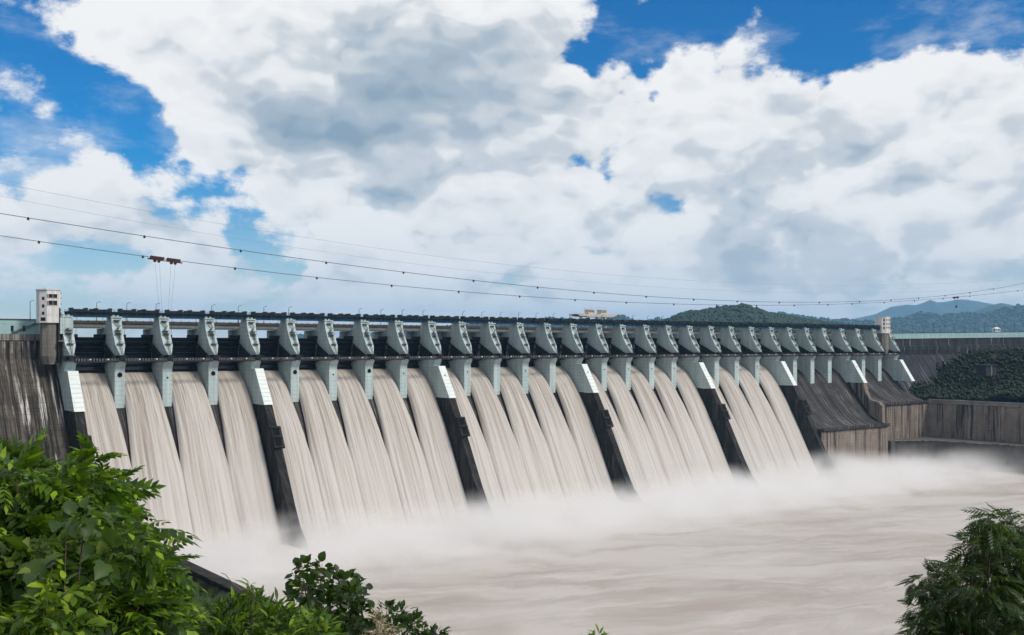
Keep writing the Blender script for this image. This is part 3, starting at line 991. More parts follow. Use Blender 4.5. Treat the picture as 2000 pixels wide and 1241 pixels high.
def make_hoist():
    root = thing('hoist_bridge', 'dark blue steel hoist bridge carrying winch housings across one spillway bay', 'bridge', 0, 0, 0, 'hoist bridges over the gates')
    L = 11.4                                  # half span between pier centres
    for v in (-13.4, -9.4):
        g = MB()
        g.prism_v([(-L, 16.1), (-L + 1.2, 15.6), (-L + 3.4, 14.85), (L - 3.4, 14.85), (L - 1.2, 15.6), (L, 16.1), (L, 17.3), (-L, 17.3)], v - .18, v + .18)
        g.box(-L + 3.2, L - 3.2, v - .5, v + .5, 14.78, 14.9)
        g.build('girder', 'blue_girder', root)
        for k in range(9):
            u = -L + 2.6 + k * (2 * L - 5.2) / 8
            sgn = -1 if v < -11 else 1
            MB().box(u - .09, u + .09, min(v + sgn * .181, v + sgn * .55), max(v + sgn * .181, v + sgn * .55), 15.0, 17.28).build('stiffener', 'blue_girder', root)
    d = MB()
    d.box(-L + .1, L - .1, -15.0, -7.6, 17.3, 17.62)
    d.build('deck', 'dark_steel', root)
    rl = MB()
    for v in (-14.9, -7.7):
        for z in (18.15, 18.65):
            rl.bar((-L + .2, v, z), (L - .2, v, z), .05, 4)
        for k in range(12):
            u = -L + .3 + k * (2 * L - .6) / 11
            rl.bar((u, v, 17.6), (u, v, 18.65), .06, 4)
    rl.build('railing', 'dark_steel', root)
    for c in (-5.6, 6.0):
        h = MB().prism_v([(c - 4, 17.62), (c + 4, 17.62), (c + 4, 19.0), (c + 2.9, 19.0), (c + 2.7, 18.75), (c - 2.7, 18.75), (c - 2.9, 19.0), (c - 4, 19.0)], -13, -9.0)
        hh = h.build('winch_housing', 'hoist_green', root, .08)
        for s in (-1, 1):
            n = 10
            b = MB()
            b.prism_v([(c + s * 3.4 + 1.0 * math.cos(math.pi * k / n), 19.0 + .42 * math.sin(math.pi * k / n)) for k in range(n + 1)], -12.6, -9.2)
            b.build('drum_cover', 'hoist_green', hh)
    m_ = MB().box(-.2, 1.2, -12.2, -9.8, 17.62, 18.95)
    m_.box(-1.6, -.4, -11.6, -10.4, 17.62, 18.3)
    m_.bar((-1.55, -11, 18.1), (2.0, -11, 18.1), .18, 6)
    m_.build('motor', 'hoist_green', root)
    for c in (-6.0, 6.4):
        q = MB()
        for dv in (-.7, .7):
            q.bar((c, -11.5 + dv, 17.3), (c, -14.5 + dv * .6, 4.8), .05, 4)
        q.build('hoist_rope', 'cable_grey', root)
    return root


def make_road():
    root = thing('road_bridge_span', 'grey concrete road bridge span seen behind the piers', 'bridge', 0, 0, 0, 'road bridge spans')
    L = 11.75
    for v in (-33.2, -29.4, -25.6, -22.6):
        MB().prism([(v - .35, 12.0), (v - .35, 10.6), (v - .6, 10.3), (v - .6, 9.5), (v + .6, 9.5), (v + .6, 10.3), (v + .35, 10.6), (v + .35, 12.0)], -L + .02, L - .02).build('girder', 'road_girder', root)
    MB().box(-L + .01, L - .01, -34.4, -21.6, 12.0, 12.4).build('deck', 'parapet', root)
    for v in (-34.3, -21.9):
        MB().box(-L + .01, L - .01, v - .14, v + .14, 12.4, 13.35).build('parapet', 'parapet', root)
        for k in range(6):
            u = -L + 1.9 + k * (2 * L - 3.8) / 5
            MB().box(u - .25, u + .25, v - .22, v + .22, 12.4, 13.6).build('parapet_post', 'parapet', root)
    return root


def make_catwalk():
    root = thing('catwalk', 'dark steel footbridge with a pipe railing below one radial gate', 'catwalk', 0, 0, 0, 'catwalks in front of the gates')
    L = 10.2
    MB().box(-L, L, .95, 1.9, -7.45, -7.25).build('deck', 'catwalk_steel', root)
    b = MB()
    for v in (.75, 2.1):
        b.prism([(v - .12, -8.0), (v + .12, -8.0), (v + .12, -7.55), (v - .12, -7.55)], -L, L)
    b.build('beam', 'dark_steel', root)
    r = MB()
    for v in (.65, 2.15):
        for z in (-6.6, -6.05):
            r.bar((-L, v, z), (L, v, z), .06, 4)
    r.build('handrail', 'catwalk_steel', root)
    for k in range(15):
        u = -L + .4 + k * (2 * L - .8) / 14
        b = MB()
        b.bar((u, 2.15, -7.2), (u, 2.15, -6.0), .09, 4)
        b.bar((u, .65, -7.2), (u, .65, -6.0), .09, 4)
        b.build('post', 'rail_grey', root)
    for k in (4, 10):
        u = -L + 1.2 + k * (2 * L - .8) / 14
        MB().add([(u - .35, 2.3, -6.9), (u + .35, 2.3, -6.9), (u + .28, 2.75, -6.5), (u - .28, 2.75, -6.5), (u - .35, 2.25, -6.2), (u + .35, 2.25, -6.2)],
                 [(0, 1, 2, 3), (3, 2, 5, 4), (0, 3, 4), (1, 5, 2), (0, 4, 5, 1)]).build('floodlight', 'white_paint', root)
    return root


protos = [(make_gate(), 18.6 + .0, 'gate'), (make_hoist(), 23.4, 'hoist'), (make_road(), 23.5, 'road'), (make_catwalk(), 18.5, 'cat')]
for bay in range(NB):
    a, b = U[bay] + PW, U[bay + 1]
    mid, clear = (a + b) / 2, b - a
    for root, wd_, kind in protos:
        o = root if bay == 0 else copy_tree(root)
        o.location = (mid, 0, 0)
        sc_ = {'gate': clear / 18.6, 'hoist': (clear + PW) / 23.4, 'road': (clear + PW) / 23.5, 'cat': clear / 18.5}[kind]
        o.scale = (sc_, 1, 1)
        if kind == 'road' and bay in (0,):
            pass
ORD = 'first second third fourth fifth sixth seventh eighth ninth tenth eleventh twelfth thirteenth fourteenth fifteenth sixteenth seventeenth eighteenth nineteenth'.split()
TENS = {20: 'twentieth', 30: 'thirtieth', 40: 'fortieth'}


def ordinal(k):
    if k < 20:
        return ORD[k - 1]
    if k % 10 == 0:
        return TENS[k]
    return {2: 'twenty-', 3: 'thirty-', 4: 'forty-'}[k // 10] + ORD[k % 10 - 1]


for nm, lab in (('hoist_bridge', 'dark blue steel hoist bridge with winch housings, {} from the tapering lift tower'),
                ('road_bridge_span', 'grey concrete road bridge span behind the piers, {} from the tapering lift tower'),
                ('catwalk', 'dark steel catwalk below a radial gate, {} from the tapering lift tower')):
    for o in [o for o in bpy.data.objects if o.parent is None and o.name.split('.')[0] == nm]:
        o['label'] = lab.format(ordinal(1 + sum(1 for x in U[1:] if x < o.location.x)))
# the dry bays have their gates down
for o in [o for o in bpy.data.objects if o.parent is None and o.name.startswith('radial_gate')]:
    if o.location.x > U[23]:
        o['label'] = 'black radial gate closed above a dry chute, {} from the white many-windowed tower'.format(ordinal(1 + sum(1 for x in U[:30] if x > o.location.x)))
        o['group'] = 'closed radial gates'
    else:
        o['label'] = 'black radial gate raised above falling water, {} from the tapering lift tower'.format(ordinal(1 + sum(1 for x in U[1:] if x < o.location.x)))

# ------------------------------------------------------------------ falling water
JET = [(-18.4, -13.6), (-15.5, -14.4), (-12.2, -16.2), (-9.0, -18.7), (-5.4, -22.0), (-2.0, -25.8), (1.6, -30.4), (5.2, -35.6), (9.0, -41.4), (12.6, -47.4), (16.2, -53.8), (20.0, -60.6), (24.0, -68.2), (28.4, -76.6), (33.0, -85.4), (37.6, -94.0), (42, -101), (46, -106)]
jp = np.array(JET)
arc_len = np.concatenate([[0], np.cumsum(np.hypot(*np.diff(jp, axis=0).T))])
NA, NS = 56, 90
for bay in range(23):
    a, b = U[bay] + PW, U[bay + 1]
    lbig, rbig = bay in BIG, (bay + 1) in BIG
    sd = 100 + bay

    def jet(A, B, a=a, b=b, lbig=lbig, rbig=rbig, sd=sd):
        s = B * arc_len[-1]
        v = np.interp(s, arc_len, jp[:, 0])
        z = np.interp(s, arc_len, jp[:, 1])
        # free of the piers the sheet spreads sideways until it meets its neighbour
        spread = np.clip((v + 1.5) / 21.0, 0, 1.15) ** 1.25
        l = a + .12 - (0.0 if lbig else 2.75 * 1.0) * spread
        r = b - .12 + (0.0 if rbig else 2.75 * 1.0) * spread
        u = l + (r - l) * A
        edge = np.minimum(A, 1 - A) * (r - l)
        # rounded edges once out of the pier slot, ropes of water along the fall
        rope = (vnoise(u / 1.35 + sd * 3.1, s / 60.0, 3, 3) - .5) * 1.25 + (vnoise(u / .5 + sd, s / 45.0, 4, 2) - .5) * .45
        rope = rope * np.clip(s / 14, .12, 1) * np.clip(edge / 1.2, .3, 1)
        swell = 1.0 * np.sin(np.pi * np.clip(A, 0, 1)) ** .5 * np.clip(s / 18, 0, 1)
        rnd_edge = -(1.6 * np.exp(-edge / .7)) * np.clip(s / 12, 0, 1)
        h = rope + swell + rnd_edge
        return (u, -(v + h * .84), z + h * .54)

    me = grid_mesh('water_sheet', NA, NS, jet, 'falling_water',
                   lambda A, B, a=a, b=b: (A * (b - a), B * arc_len[-1]))
    tag(link('water_sheet', me), 'muddy white sheet of falling water, {} from the tapering lift tower'.format(ordinal(bay + 1)), 'waterfall', 'water sheets pouring through the open bays')

# ------------------------------------------------------------------ towers
def tower(name, label, u, v, zb, zw, zt, wl, wu, dl, du, ch, floors, windows):
    """octagonal-cornered lift tower: concrete shaft below, white lift house above"""
    root = thing(name, label, 'tower', u, v, zb)
    def plan(w_, d_, c):
        return [(-w_ / 2 + c, d_ / 2), (w_ / 2 - c * .4, d_ / 2), (w_ / 2, d_ / 2 - c * .4), (w_ / 2, -d_ / 2), (-w_ / 2, -d_ / 2), (-w_ / 2, d_ / 2 - c)]
    b = MB()
    rings = []
    for z, s in ((0, .72), (4.0, 1.0), (zw - zb, 1.0)):
        rings.append([(p[0] * s + (1 - s) * .8, p[1] - (1 - s) * 3, z) for p in plan(wl, dl, ch * .8)])
    b.loft(rings)
    b.build('shaft', 'shaft', root)
    MB().prism_z(plan(wu, du, ch), zw - zb + .003, zt - zb).build('lift_house', 'tower_white', root)
    MB().prism_z(plan(wu + .6, du + .6, ch), zt - zb, zt - zb + .45).build('roof_slab', 'tower_white', root)
    for (face, x, z, w_, h_) in windows:
        z -= zb
        if face == 'f':
            wobj = MB().box(x - w_ / 2, x + w_ / 2, du / 2 - .2, du / 2 + .02, z, z + h_).build('window', 'window_dark', root)
            fr = MB()
            fr.box(x - w_ / 2 - .16, x + w_ / 2 + .16, du / 2 + .001, du / 2 + .16, z + h_, z + h_ + .16)
            fr.box(x - w_ / 2 - .16, x + w_ / 2 + .16, du / 2 + .001, du / 2 + .22, z - .16, z)
            fr.box(x - .06, x + .06, du / 2 + .021, du / 2 + .08, z, z + h_)
            fr.build('window_frame', 'tower_white', wobj)
        elif face == 'l':
            wobj = MB().box(-wu / 2 - .02, -wu / 2 + .2, x - w_ / 2, x + w_ / 2, z, z + h_).build('window', 'window_dark', root)
            MB().box(-wu / 2 - .16, -wu / 2 - .001, x - w_ / 2 - .12, x + w_ / 2 + .12, z - .16, z).build('window_frame', 'tower_white', wobj)
        elif face == 'c':
            # window on the chamfered corner
            nx, ny = -.7071, .7071
            cx, cy_ = -wu / 2 + ch / 2 + nx * .01, du / 2 - ch / 2 + ny * .01
            tx, ty = .7071, .7071
            q = [(cx - tx * w_ / 2, cy_ - ty * w_ / 2), (cx + tx * w_ / 2, cy_ + ty * w_ / 2)]
            poly = [q[0], q[1], (q[1][0] - nx * .2, q[1][1] - ny * .2), (q[0][0] - nx * .2, q[0][1] - ny * .2)]
            wobj = MB().prism_z(poly, z, z + h_).build('window', 'window_dark', root)
    return root


TL = tower('lift_tower', 'white lift tower on a tapering grey concrete shaft beside the first pier', -6.2, -9.5, -8.8, 11.6, 27.6, 6.4, 9.4, 7, 9, 2.9, 3,
           [('f', .9, 23.7, 3.9, 1.9), ('f', .9, 20.2, 3.9, 2.2), ('f', -1.5, 23.7, .6, 1.8), ('f', -1.5, 20.2, .6, 2.0), ('c', 0, 22.6, 1.3, 1.6), ('c', 0, 18.9, 1.3, 1.6), ('c', 0, 15.4, 1.3, 1.6), ('c', .2, 12.4, 2.6, 1.8)])
tb = MB()
for z in (17.5, 20.6, 23.4, 26.0):
    tb.box(4.5, 5.3, -2, 2.5, z + 8.8, z + 9.5)
tb.box(3.5, 4.9, .8, 4.3, 19.5, 25.6)
tb.build('side_ledge', 'shaft', TL)
sh = MB()
sh.box(-2.9, -1.75, -8.5, -5.2, -8, 19).build('recess_shade', 'dark_steel', dam)  # dark box standing in for the shade of a recess beside the tower
MB().box(U[0] - 1.4, U[0] + PW - .3, -15.5, -4.6, 6.2, 14.2).build('pier_block', 'pier_paint', dam)
# landing bridge between the tower and the first pier
lb = MB()
lb.box(-3.2, 3.6, -4.6, -2.4, 2.4, 3.0)
lb.box(2.2, 3.8, -4.4, -2.0, -5.4, 2.4)
lb.build('stair_gallery', 'shaft', dam)
MB().box(.4, 3.2, -2.2, .3, -7.4, -4.2).build('machine_box', 'teal_wall', dam)
xr = pix_v(1727, 0, -8).x
TR = tower('lift_tower', 'white many-windowed lift tower at the far end of the hoist bridge', xr, -9.5, -6.5, 12.0, 26.6, 8.5, 10.2, 8, 10, 2.6, 3,
           [('f', x, z, 1.25, 1.7) for z in (23.2, 19.6, 16.3) for x in (-1.6, .6, 2.7)] + [('c', d_, z, 1.3, 2.4) for z in (22.6, 19.2, 15.6) for d_ in (-.9, .9)])

# ------------------------------------------------------------------ street lamps
def make_lamp():
    root = thing('street_lamp', 'slim street lamp with a short arm on the dam roadway', 'street lamp', 0, 0, 0, 'street lamps along the dam roadway')
    MB().bar((0, 0, 0), (0, 0, 9.2), .2, 6, .13).build('pole', 'lamp_grey', root)
    b = MB()
    b.bar((0, 0, 9.1), (1.2, .3, 9.7), .1, 5)
    b.build('arm', 'lamp_grey', root)
    MB().box(1.0, 1.9, .1, .5, 9.6, 9.8).build('lamp_head', 'lamp_grey', root)
    MB().box(-.25, .25, -.25, .25, 0, .25).build('base', 'lamp_grey', root)
    return root


lamp = make_lamp()
spots = [(19.8 + 15.3 * k, -21.9, 13.36) for k in range(45) if k not in (3, 8, 9, 14) and 19.8 + 15.3 * k < 705]
spots += [(-9.5, -33.5, 13.71), (-7.2, -28.5, 13.71)]
for k in range(13):
    u = 752 + k * 11.5
    f = (u - 748) / 145.0
    spots.append((u, -25 + 51.5 * f - 6, 12.4 + 2.0 * f + .36))
for i, (u, v, z) in enumerate(spots):
    o = lamp if i == 0 else copy_tree(lamp)
    o.location = (u, -v, z)
    if i >= len(spots) - 13:
        o['label'] = 'tiny street lamp on the curved dam wall, {} from the many-windowed tower'.format(ordinal(i - len(spots) + 14))
        o['group'] = 'street lamps on the far wall'
    elif i >= len(spots) - 15:
        o['label'] = 'street lamp on the pale green wall beside the grey tower shaft'
        o['group'] = 'street lamps by the tower'
    else:
        o['label'] = 'slim street lamp on the dam roadway, {} from the tapering lift tower'.format(ordinal(i + 1))

# ------------------------------------------------------------------ gantry crane on the bridge
gc = thing('gantry_crane', 'cream gantry crane with two winch houses standing on the dam roadway', 'crane', 369, -28, 13.4)
for (u, v) in ((-9, -4.5), (-9, 4.5), (8, -4.5), (8, 4.5)):
    MB().bar((u, v, -1.0), (u * .92, v, 8.2), .62, 4, .75).build('leg', 'crane_cream', gc)
for v in (-4.5, 4.5):
    MB().prism_v([(-19, 9.4), (-17, 8.4), (-7, 8.0), (14, 8.0), (18.5, 9.2), (20, 10.6), (18.5, 10.0), (-19, 10.0)], v - .7, v + .7).build('bridge_girder', 'crane_cream', gc)
MB().box(-17, 18, -3.8, 3.8, 9.7, 10.1).build('deck', 'crane_cream', gc)
for u in (-3.5, 8.5):
    hs = MB().box(u - 3, u + 2.6, -2.2, 2.2, 10.1, 13.0).build('winch_house', 'crane_cream', gc, .1)
    MB().box(u - 3.3, u + 2.9, -2.5, 2.5, 13.0, 13.3).build('roof', 'crane_cream', hs)
    for k in range(4):
        MB().box(u - 2.6 + k * 1.35, u - 1.8 + k * 1.35, 2.15, 2.25, 11.2, 12.3).build('window', 'window_dark', hs)
for (a, b) in (((-12, 4, 10), (-12, 4, 14.4)), ((-12, 4, 14.4), (-4, 4, 14.4)), ((0, 4, 10), (0, 4, 15)), ((0, 4, 15), (8, 4, 15))):
    MB().bar(a, b, .16, 4).build('frame_bar', 'crane_cream', gc)
MB().box(-11.5, -9.5, 5.4, 7, 4.6, 7.2).build('operator_cab', 'dark_steel', gc)
hk = MB()
hk.bar((2, 0, 8), (2, 0, 6.4), .1, 4)
hk.box(1.2, 2.8, -.6, .6, 5.4, 6.4)
hk.build('hook_block', 'dark_steel', gc)

# ------------------------------------------------------------------ cableways
def cable(label, pts, v, r, mat, carriers, name='cableway'):
    P = [pix_v(x, y, v) for x, y in pts]
    us = np.array([p.x for p in P])
    zs = np.array([p.z for p in P])
    deg = 3 if len(us) > 3 else 2
    cf = np.polyfit((us - 400) / 400, zs, deg)
    f = lambda u: float(np.polyval(cf, (u - 400) / 400))
    u0, u1 = us.min() - 40, us.max() + 60
    root = thing(name, label, 'cable', u0, v, f(u0))
    MB().poly_tube([(u - u0, 0, f(u) - f(u0)) for u in np.linspace(u0, u1, 120)], r, 5).build('cable', mat, root)
    for u in carriers:
        b = MB()
        z = f(u) - f(u0)
        b.box(u - u0 - .55, u - u0 + .55, -.25, .25, z - 1.15, z - .15)
        b.box(u - u0 - .25, u - u0 + .25, -.3, .3, z - .3, z + .35)
        b.build('rope_carrier', 'dark_steel', root)
    return f


VC = -30.0
cA = [(0, 416), (282, 462), (470, 490), (637, 513), (788, 532), (925, 547), (1050, 560), (1160, 571), (1262, 578), (1355, 584), (1440, 588.5), (1522, 591.5), (1590, 592), (1679, 589.5), (1740, 585.5), (1794, 581.5), (1894, 571), (1940, 564.5), (2000, 554)]
cB = [(0, 456), (76, 470), (280, 503), (459, 527), (619, 544.5), (765, 558), (896, 570), (1015, 578.5), (1123, 586), (1223, 590), (1316, 594), (1400, 594.5), (1478, 595), (1551, 594), (1617, 592), (1664, 592), (1727, 591), (1786, 589.5), (1842, 586.5), (1894, 581.5), (2000, 563)]
carA = [pix_v(x, 0, VC).x for x in (55, 282, 470, 637, 788, 925, 1050, 1160, 1262, 1355, 1440, 1522, 1600, 1679, 1740, 1794, 1846, 1894, 1940)]
carB = [pix_v(x, 0, VC - 14).x for x in (76, 279, 459, 619, 765, 896, 1015, 1123, 1223, 1316, 1400, 1478, 1551, 1617, 1664, 1727, 1786, 1842, 1894, 1988)]
fA = cable('upper dark cableway strung with rope carriers across the sky above the dam', cA, VC, .17, 'cable_grey', carA)
fB = cable('lower dark cableway that carries the red trolleys above the dam', cB, VC - 14, .16, 'cable_grey', carB)
cable('thin pale wire hung highest across the sky above the cableways', [(0, 362), (270, 405), (500, 447), (700, 479), (900, 508), (1100, 530), (1400, 552), (1700, 556), (2000, 545)], -60, .085, 'pale_wire', [], 'overhead_wire')
cable('thin pale wire hung just above the upper cableway', [(0, 385), (250, 428), (500, 472), (750, 508), (1000, 538), (1250, 560), (1500, 570), (2000, 560)], -60, .075, 'pale_wire', [], 'overhead_wire')


def trolley(label, u, v, z, slope, sc, rope_len):
    root = thing('cable_trolley', label, 'trolley', u, v, z, 'cable trolleys')
    root.rotation_euler = (0, math.atan(-slope), 0)
    root.scale = (sc,) * 3
    b = MB().box(-10.5, 10.5, -.5, .5, -1.55, -1.1)
    b.box(-10.5, -8, -.7, .7, -1.2, -.9)
    b.box(8, 10.5, -.7, .7, -1.2, -.9)
    b.build('frame', 'red_steel', root)
    for c in (-5.0, 5.0):
        bg_ = MB().prism_v([(c - 4.4, -.6), (c - 3.6, .5), (c + 3.6, .5), (c + 4.4, -.6), (c + 3.4, -1.1), (c - 3.4, -1.1)], -.8, .8).build('bogie', 'red_steel', root)
        for k in range(6):
            x = c - 3.5 + k * 1.4
            MB().prism_v([(x + .55 * math.cos(t * math.pi / 5), .35 + .55 * math.sin(t * math.pi / 5)) for t in range(10)], -.95, .95).build('wheel', 'dark_steel', bg_)
        for x in (c - 1.2, c + 1.2):
            MB().prism_v([(x + .9 * math.cos(t * math.pi / 6), -2.0 + .9 * math.sin(t * math.pi / 6)) for t in range(12)], -.45, .45).build('sheave', 'dark_steel', root)
    th = math.atan(-slope)
    for c in (-6.2, -3.4, 3.6, 6.4):
        tx = c * .55
        dx, dz = tx - c, -rope_len
        MB().bar((c, 0, -2.2), (c + dx * math.cos(th) - dz * math.sin(th), 0, -2.2 + dx * math.sin(th) + dz * math.cos(th)), .05, 4).build('hoist_rope', 'cable_grey', root)
    return root


pt = pix_v(323, 510, VC - 14)
sl = (fB(pt.x + 5) - fB(pt.x - 5)) / 10
trolley('dark red trolley with four long hanging ropes on the lower cableway above the near bays', pt.x, VC - 14, fB(pt.x) + .1, sl, .92, 30.0)
pt = pix_v(1867, 585, VC - 14)
sl = (fB(pt.x + 5) - fB(pt.x - 5)) / 10
t2 = trolley('small dark red trolley with a hanging block on the cableway before the blue mountains', pt.x, VC - 14, fB(pt.x) + .1, sl, .6, 12.0)
hb = MB()
hb.box(-2.2, 2.2, -.8, .8, -17.5, -15.8)
hb.box(-1.2, 1.2, -.8, .8, -19.0, -17.5)
hb.box(-1.0, 1.0, -.6, .6, -15.8, -14.4)
hb.build('hook_block', 'red_steel', t2)

# ------------------------------------------------------------------ hills beyond the reservoir
def ridge(name, label, pts, D, depth, seed, mat, rough=.06, trees=0, tree_h=9.0):
    """a wooded hill whose skyline follows pts (photo pixels) at distance D"""
    xs = np.array([p[0] for p in pts], float)
    ys = np.array([p[1] for p in pts], float)
    n = 150
    base = 2.0
    h_at = lambda x: (HY - np.interp(x, xs, ys)) * D / F_PX

    def fn(A, B):
        x = xs[0] + (xs[-1] - xs[0]) * A
        h = h_at(x)
        back = (B - .55) * depth
        Dd = D + back
        prof = np.clip(1 - np.abs(B - .55) / .55, 0, 1) ** .8
        rel = vnoise(x / 26.0 + seed, B * 5.0, seed, 5)
        z = base + (h - base) * prof * (1 - .42 * (1 - prof) * (rel * 2 - .2)) + (rel - .5) * rough * h * (1.2 - prof * .7)
        X = (x - HX) / F_PX * D
        a, b = X - X0, Dd - D0
        return (a * SA + b * CA, -(a * CA - b * SA), np.where(z < base - 1, base - 1, z))

    me = grid_mesh('slope', n, 40, fn, mat, smooth=True)
    root = tag(bpy.data.objects.new(name, me), kind='structure')
    col.objects.link(root)
    if label:
        root['label'] = label
    if trees:
        # canopy: lumpy crowns all over the slope, one mass of wood
        r = np.random.default_rng(seed + 50)
        A = r.random(trees)
        B = .04 + .56 * r.random(trees) ** .8
        px_, py_, pz_ = fn(A, B)
        tmpl, tf = blob()
        s = tree_h * (.6 + .8 * r.random(trees))
        me2 = scatter_mesh('canopy', tmpl, tf, np.stack([px_, py_, pz_ + s * .1], -1), s, r)
        me2.materials.append(MAT['leaf_hill'])
        o = link('canopy', me2)
        tag(o, kind='stuff')
        o.parent = root
    return root


def blob():
    bm = bmesh.new()
    bmesh.ops.create_icosphere(bm, subdivisions=1, radius=.5)
    rr = random.Random(3)
    v = []
    for q in bm.verts:
        k = 1 + rr.uniform(-.28, .28)
        v.append((q.co.x * k, q.co.y * k, q.co.z * k * .9))
    f = [[x.index for x in p.verts] for p in bm.faces]
    bm.free()
    return np.array(v), np.array(f)


def scatter_mesh(name, tmpl, tf, P, s, r, tilt=0.4):
    n = len(P)
    a = r.random(n) * 2 * np.pi
    ca, sa = np.cos(a), np.sin(a)
    k = len(tmpl)
    x = tmpl[None, :, 0] * ca[:, None] - tmpl[None, :, 1] * sa[:, None]
    y = tmpl[None, :, 0] * sa[:, None] + tmpl[None, :, 1] * ca[:, None]
    z = np.repeat(tmpl[None, :, 2], n, 0)
    co = np.stack([x, y, z], -1) * np.asarray(s).reshape(-1, 1, 1) + P[:, None, :]
    faces = (tf[None] + (np.arange(n) * k)[:, None, None]).reshape(-1, tf.shape[1])
    me = bpy.data.meshes.new(name)
    fill_mesh(me, co.reshape(-1, 3), faces)
    return me


ridge('hill', None, [(1275, 640), (1300, 629), (1325, 616), (1360, 610), (1400, 603), (1425, 599), (1450, 597), (1475, 604), (1500, 614), (1540, 620), (1580, 627), (1630, 634), (1680, 640)], 2900, 900, 3, 'leaf_hill', .06, 3200, 13)
ridge('hill', None, [(520, 668), (560, 662), (585, 655), (610, 660), (650, 664), (700, 655), (760, 648), (830, 645), (900, 636), (980, 628), (1050, 624), (1085, 622), (1150, 627), (1185, 618), (1215, 617), (1240, 626), (1262, 629), (1280, 623), (1300, 626), (1330, 640)], 9500, 2000, 5, 'leaf_hill', .05, 1500, 34)
ridge('hill', None, [(1470, 636), (1500, 618), (1525, 611), (1560, 617), (1600, 623), (1640, 625), (1680, 627), (1720, 626), (1760, 622), (1785, 614), (1800, 611), (1830, 616), (1860, 613), (1900, 612), (1940, 609), (1970, 600), (2000, 596), (2060, 590), (2140, 600)], 10500, 2600, 8, 'leaf_hill', .05, 2400, 36)
ridge('mountain', None, [(1590, 634), (1660, 625), (1710, 614), (1740, 600), (1770, 595), (1790, 596), (1805, 591), (1817, 586), (1830, 591), (1850, 589), (1870, 585), (1890, 586), (1930, 592), (1960, 600), (2020, 606), (2120, 620)], 22000, 5000, 12, 'leaf_hill', .05)
ridge('mountain', None, [(1880, 625), (1910, 606), (1935, 596), (1955, 592), (1975, 596), (2000, 602), (2050, 608), (2100, 616)], 14000, 3000, 14, 'leaf_hill', .05)
ridge('mountain', None, [(-700, 640), (-300, 620), (0, 668), (200, 672), (420, 668), (600, 662), (900, 660), (1200, 650), (1600, 640)], 24000, 4000, 15, 'leaf_hill', .05)

# white shelter and dark trees on the far crest
p = pix(1946, 645, 1085)
ws = thing('shelter', 'small white open shelter on the far dam roadway before the blue hills', 'shelter', p.x, -p.y, p.z - 1.5)
MB().add([(-5, -2, 3), (5, -2, 3), (5, 2, 3), (-5, 2, 3), (-3.4, 0, 4.4), (3.4, 0, 4.4)], [(0, 1, 5, 4), (1, 2, 5), (2, 3, 4, 5), (3, 0, 4), (0, 3, 2, 1)]).build('roof', 'white_paint', ws)
for x in (-4.4, 0, 4.4):
    for y in (-1.6, 1.6):
        MB().box(x - .25, x + .25, y - .25, y + .25, 0, 3).build('post', 'white_paint', ws)
MB().box(-5, 5, -2, 2, -.6, 0).build('floor', 'white_paint', ws)

# ------------------------------------------------------------------ vegetation helpers
def leaf_template(L=1.0, W=.45, droop=.25, fold=.12, seg=3, base=.0, lobed=False):
    """one leaf along +x, midrib folded, tip drooping; quads only"""
    v, f = [], []
    for i in range(seg + 1):
        t = i / seg
        wdt = W * (math.sin(math.pi * min(1, t * .92 + .06)) ** .8) * (1 - .25 * t)
        if i == seg:
            wdt = W * .04
        if lobed and i % 2 == 1:
            wdt *= 1.3
        x = L * (base + t)
        z = -droop * L * t * t
        v += [(x, -wdt / 2, z + fold * wdt), (x, 0, z), (x, wdt / 2, z + fold * wdt)]
    for i in range(seg):
        a = i * 3
        f += [(a, a + 3, a + 4, a + 1), (a + 1, a + 4, a + 5, a + 2)]
    return np.array(v), np.array(f)


def compound_template(n=6, L=1.0, leaflet=.34, width=.13, droop=.35, seg=2, curve=.1):
    """pinnate leaf: leaflets in pairs along a drooping rachis"""
    V, Fc = [], []
    lv, lf = leaf_template(leaflet, width, .28, .1, seg)
    o = 0
    def put(pt, ang, sc_, pitch):
        nonlocal o
        c, s = math.cos(ang), math.sin(ang)
        q = lv * sc_
        z = q[:, 2] - np.hypot(q[:, 0], q[:, 1]) * pitch
        V.append(np.stack([q[:, 0] * c - q[:, 1] * s + pt[0], q[:, 0] * s + q[:, 1] * c + pt[1], z + pt[2]], -1))
        Fc.append(lf + o)
        o += len(lv)
    for i in range(n):
        t = .2 + .75 * i / (n - 1)
        pt = (L * t, curve * L * t * t, -droop * L * t * t)
        sc_ = .75 + .5 * math.sin(math.pi * t)
        for sgn in (-1, 1):
            put(pt, sgn * math.radians(62 - 18 * t) + curve, sc_, .22)
    put((L, curve * L, -droop * L), curve, .9, .4)
    # rachis
    r = .008 * L
    V.append(np.array([(0, -r, 0), (L * .5, -r + curve * L * .25, -droop * L * .25), (L, curve * L, -droop * L), (0, r, 0), (L * .5, r + curve * L * .25, -droop * L * .25), (L, r + curve * L, -droop * L)]))
    Fc.append(np.array([(0, 1, 4, 3), (1, 2, 5, 4)]) + o)
    return np.concatenate(V), np.concatenate(Fc)


def frames(dirs, up_amt, r):
    """rotation matrices whose x axis follows dirs, z roughly up, with some roll"""
    x = dirs / np.linalg.norm(dirs, axis=1, keepdims=True)
    up = np.tile(np.array([0, 0, 1.0]), (len(x), 1)) + r.normal(0, up_amt, x.shape)
    y = np.cross(up, x)
    y /= np.linalg.norm(y, axis=1, keepdims=True) + 1e-9
    z = np.cross(x, y)
    return np.stack([x, y, z], -1)          # columns


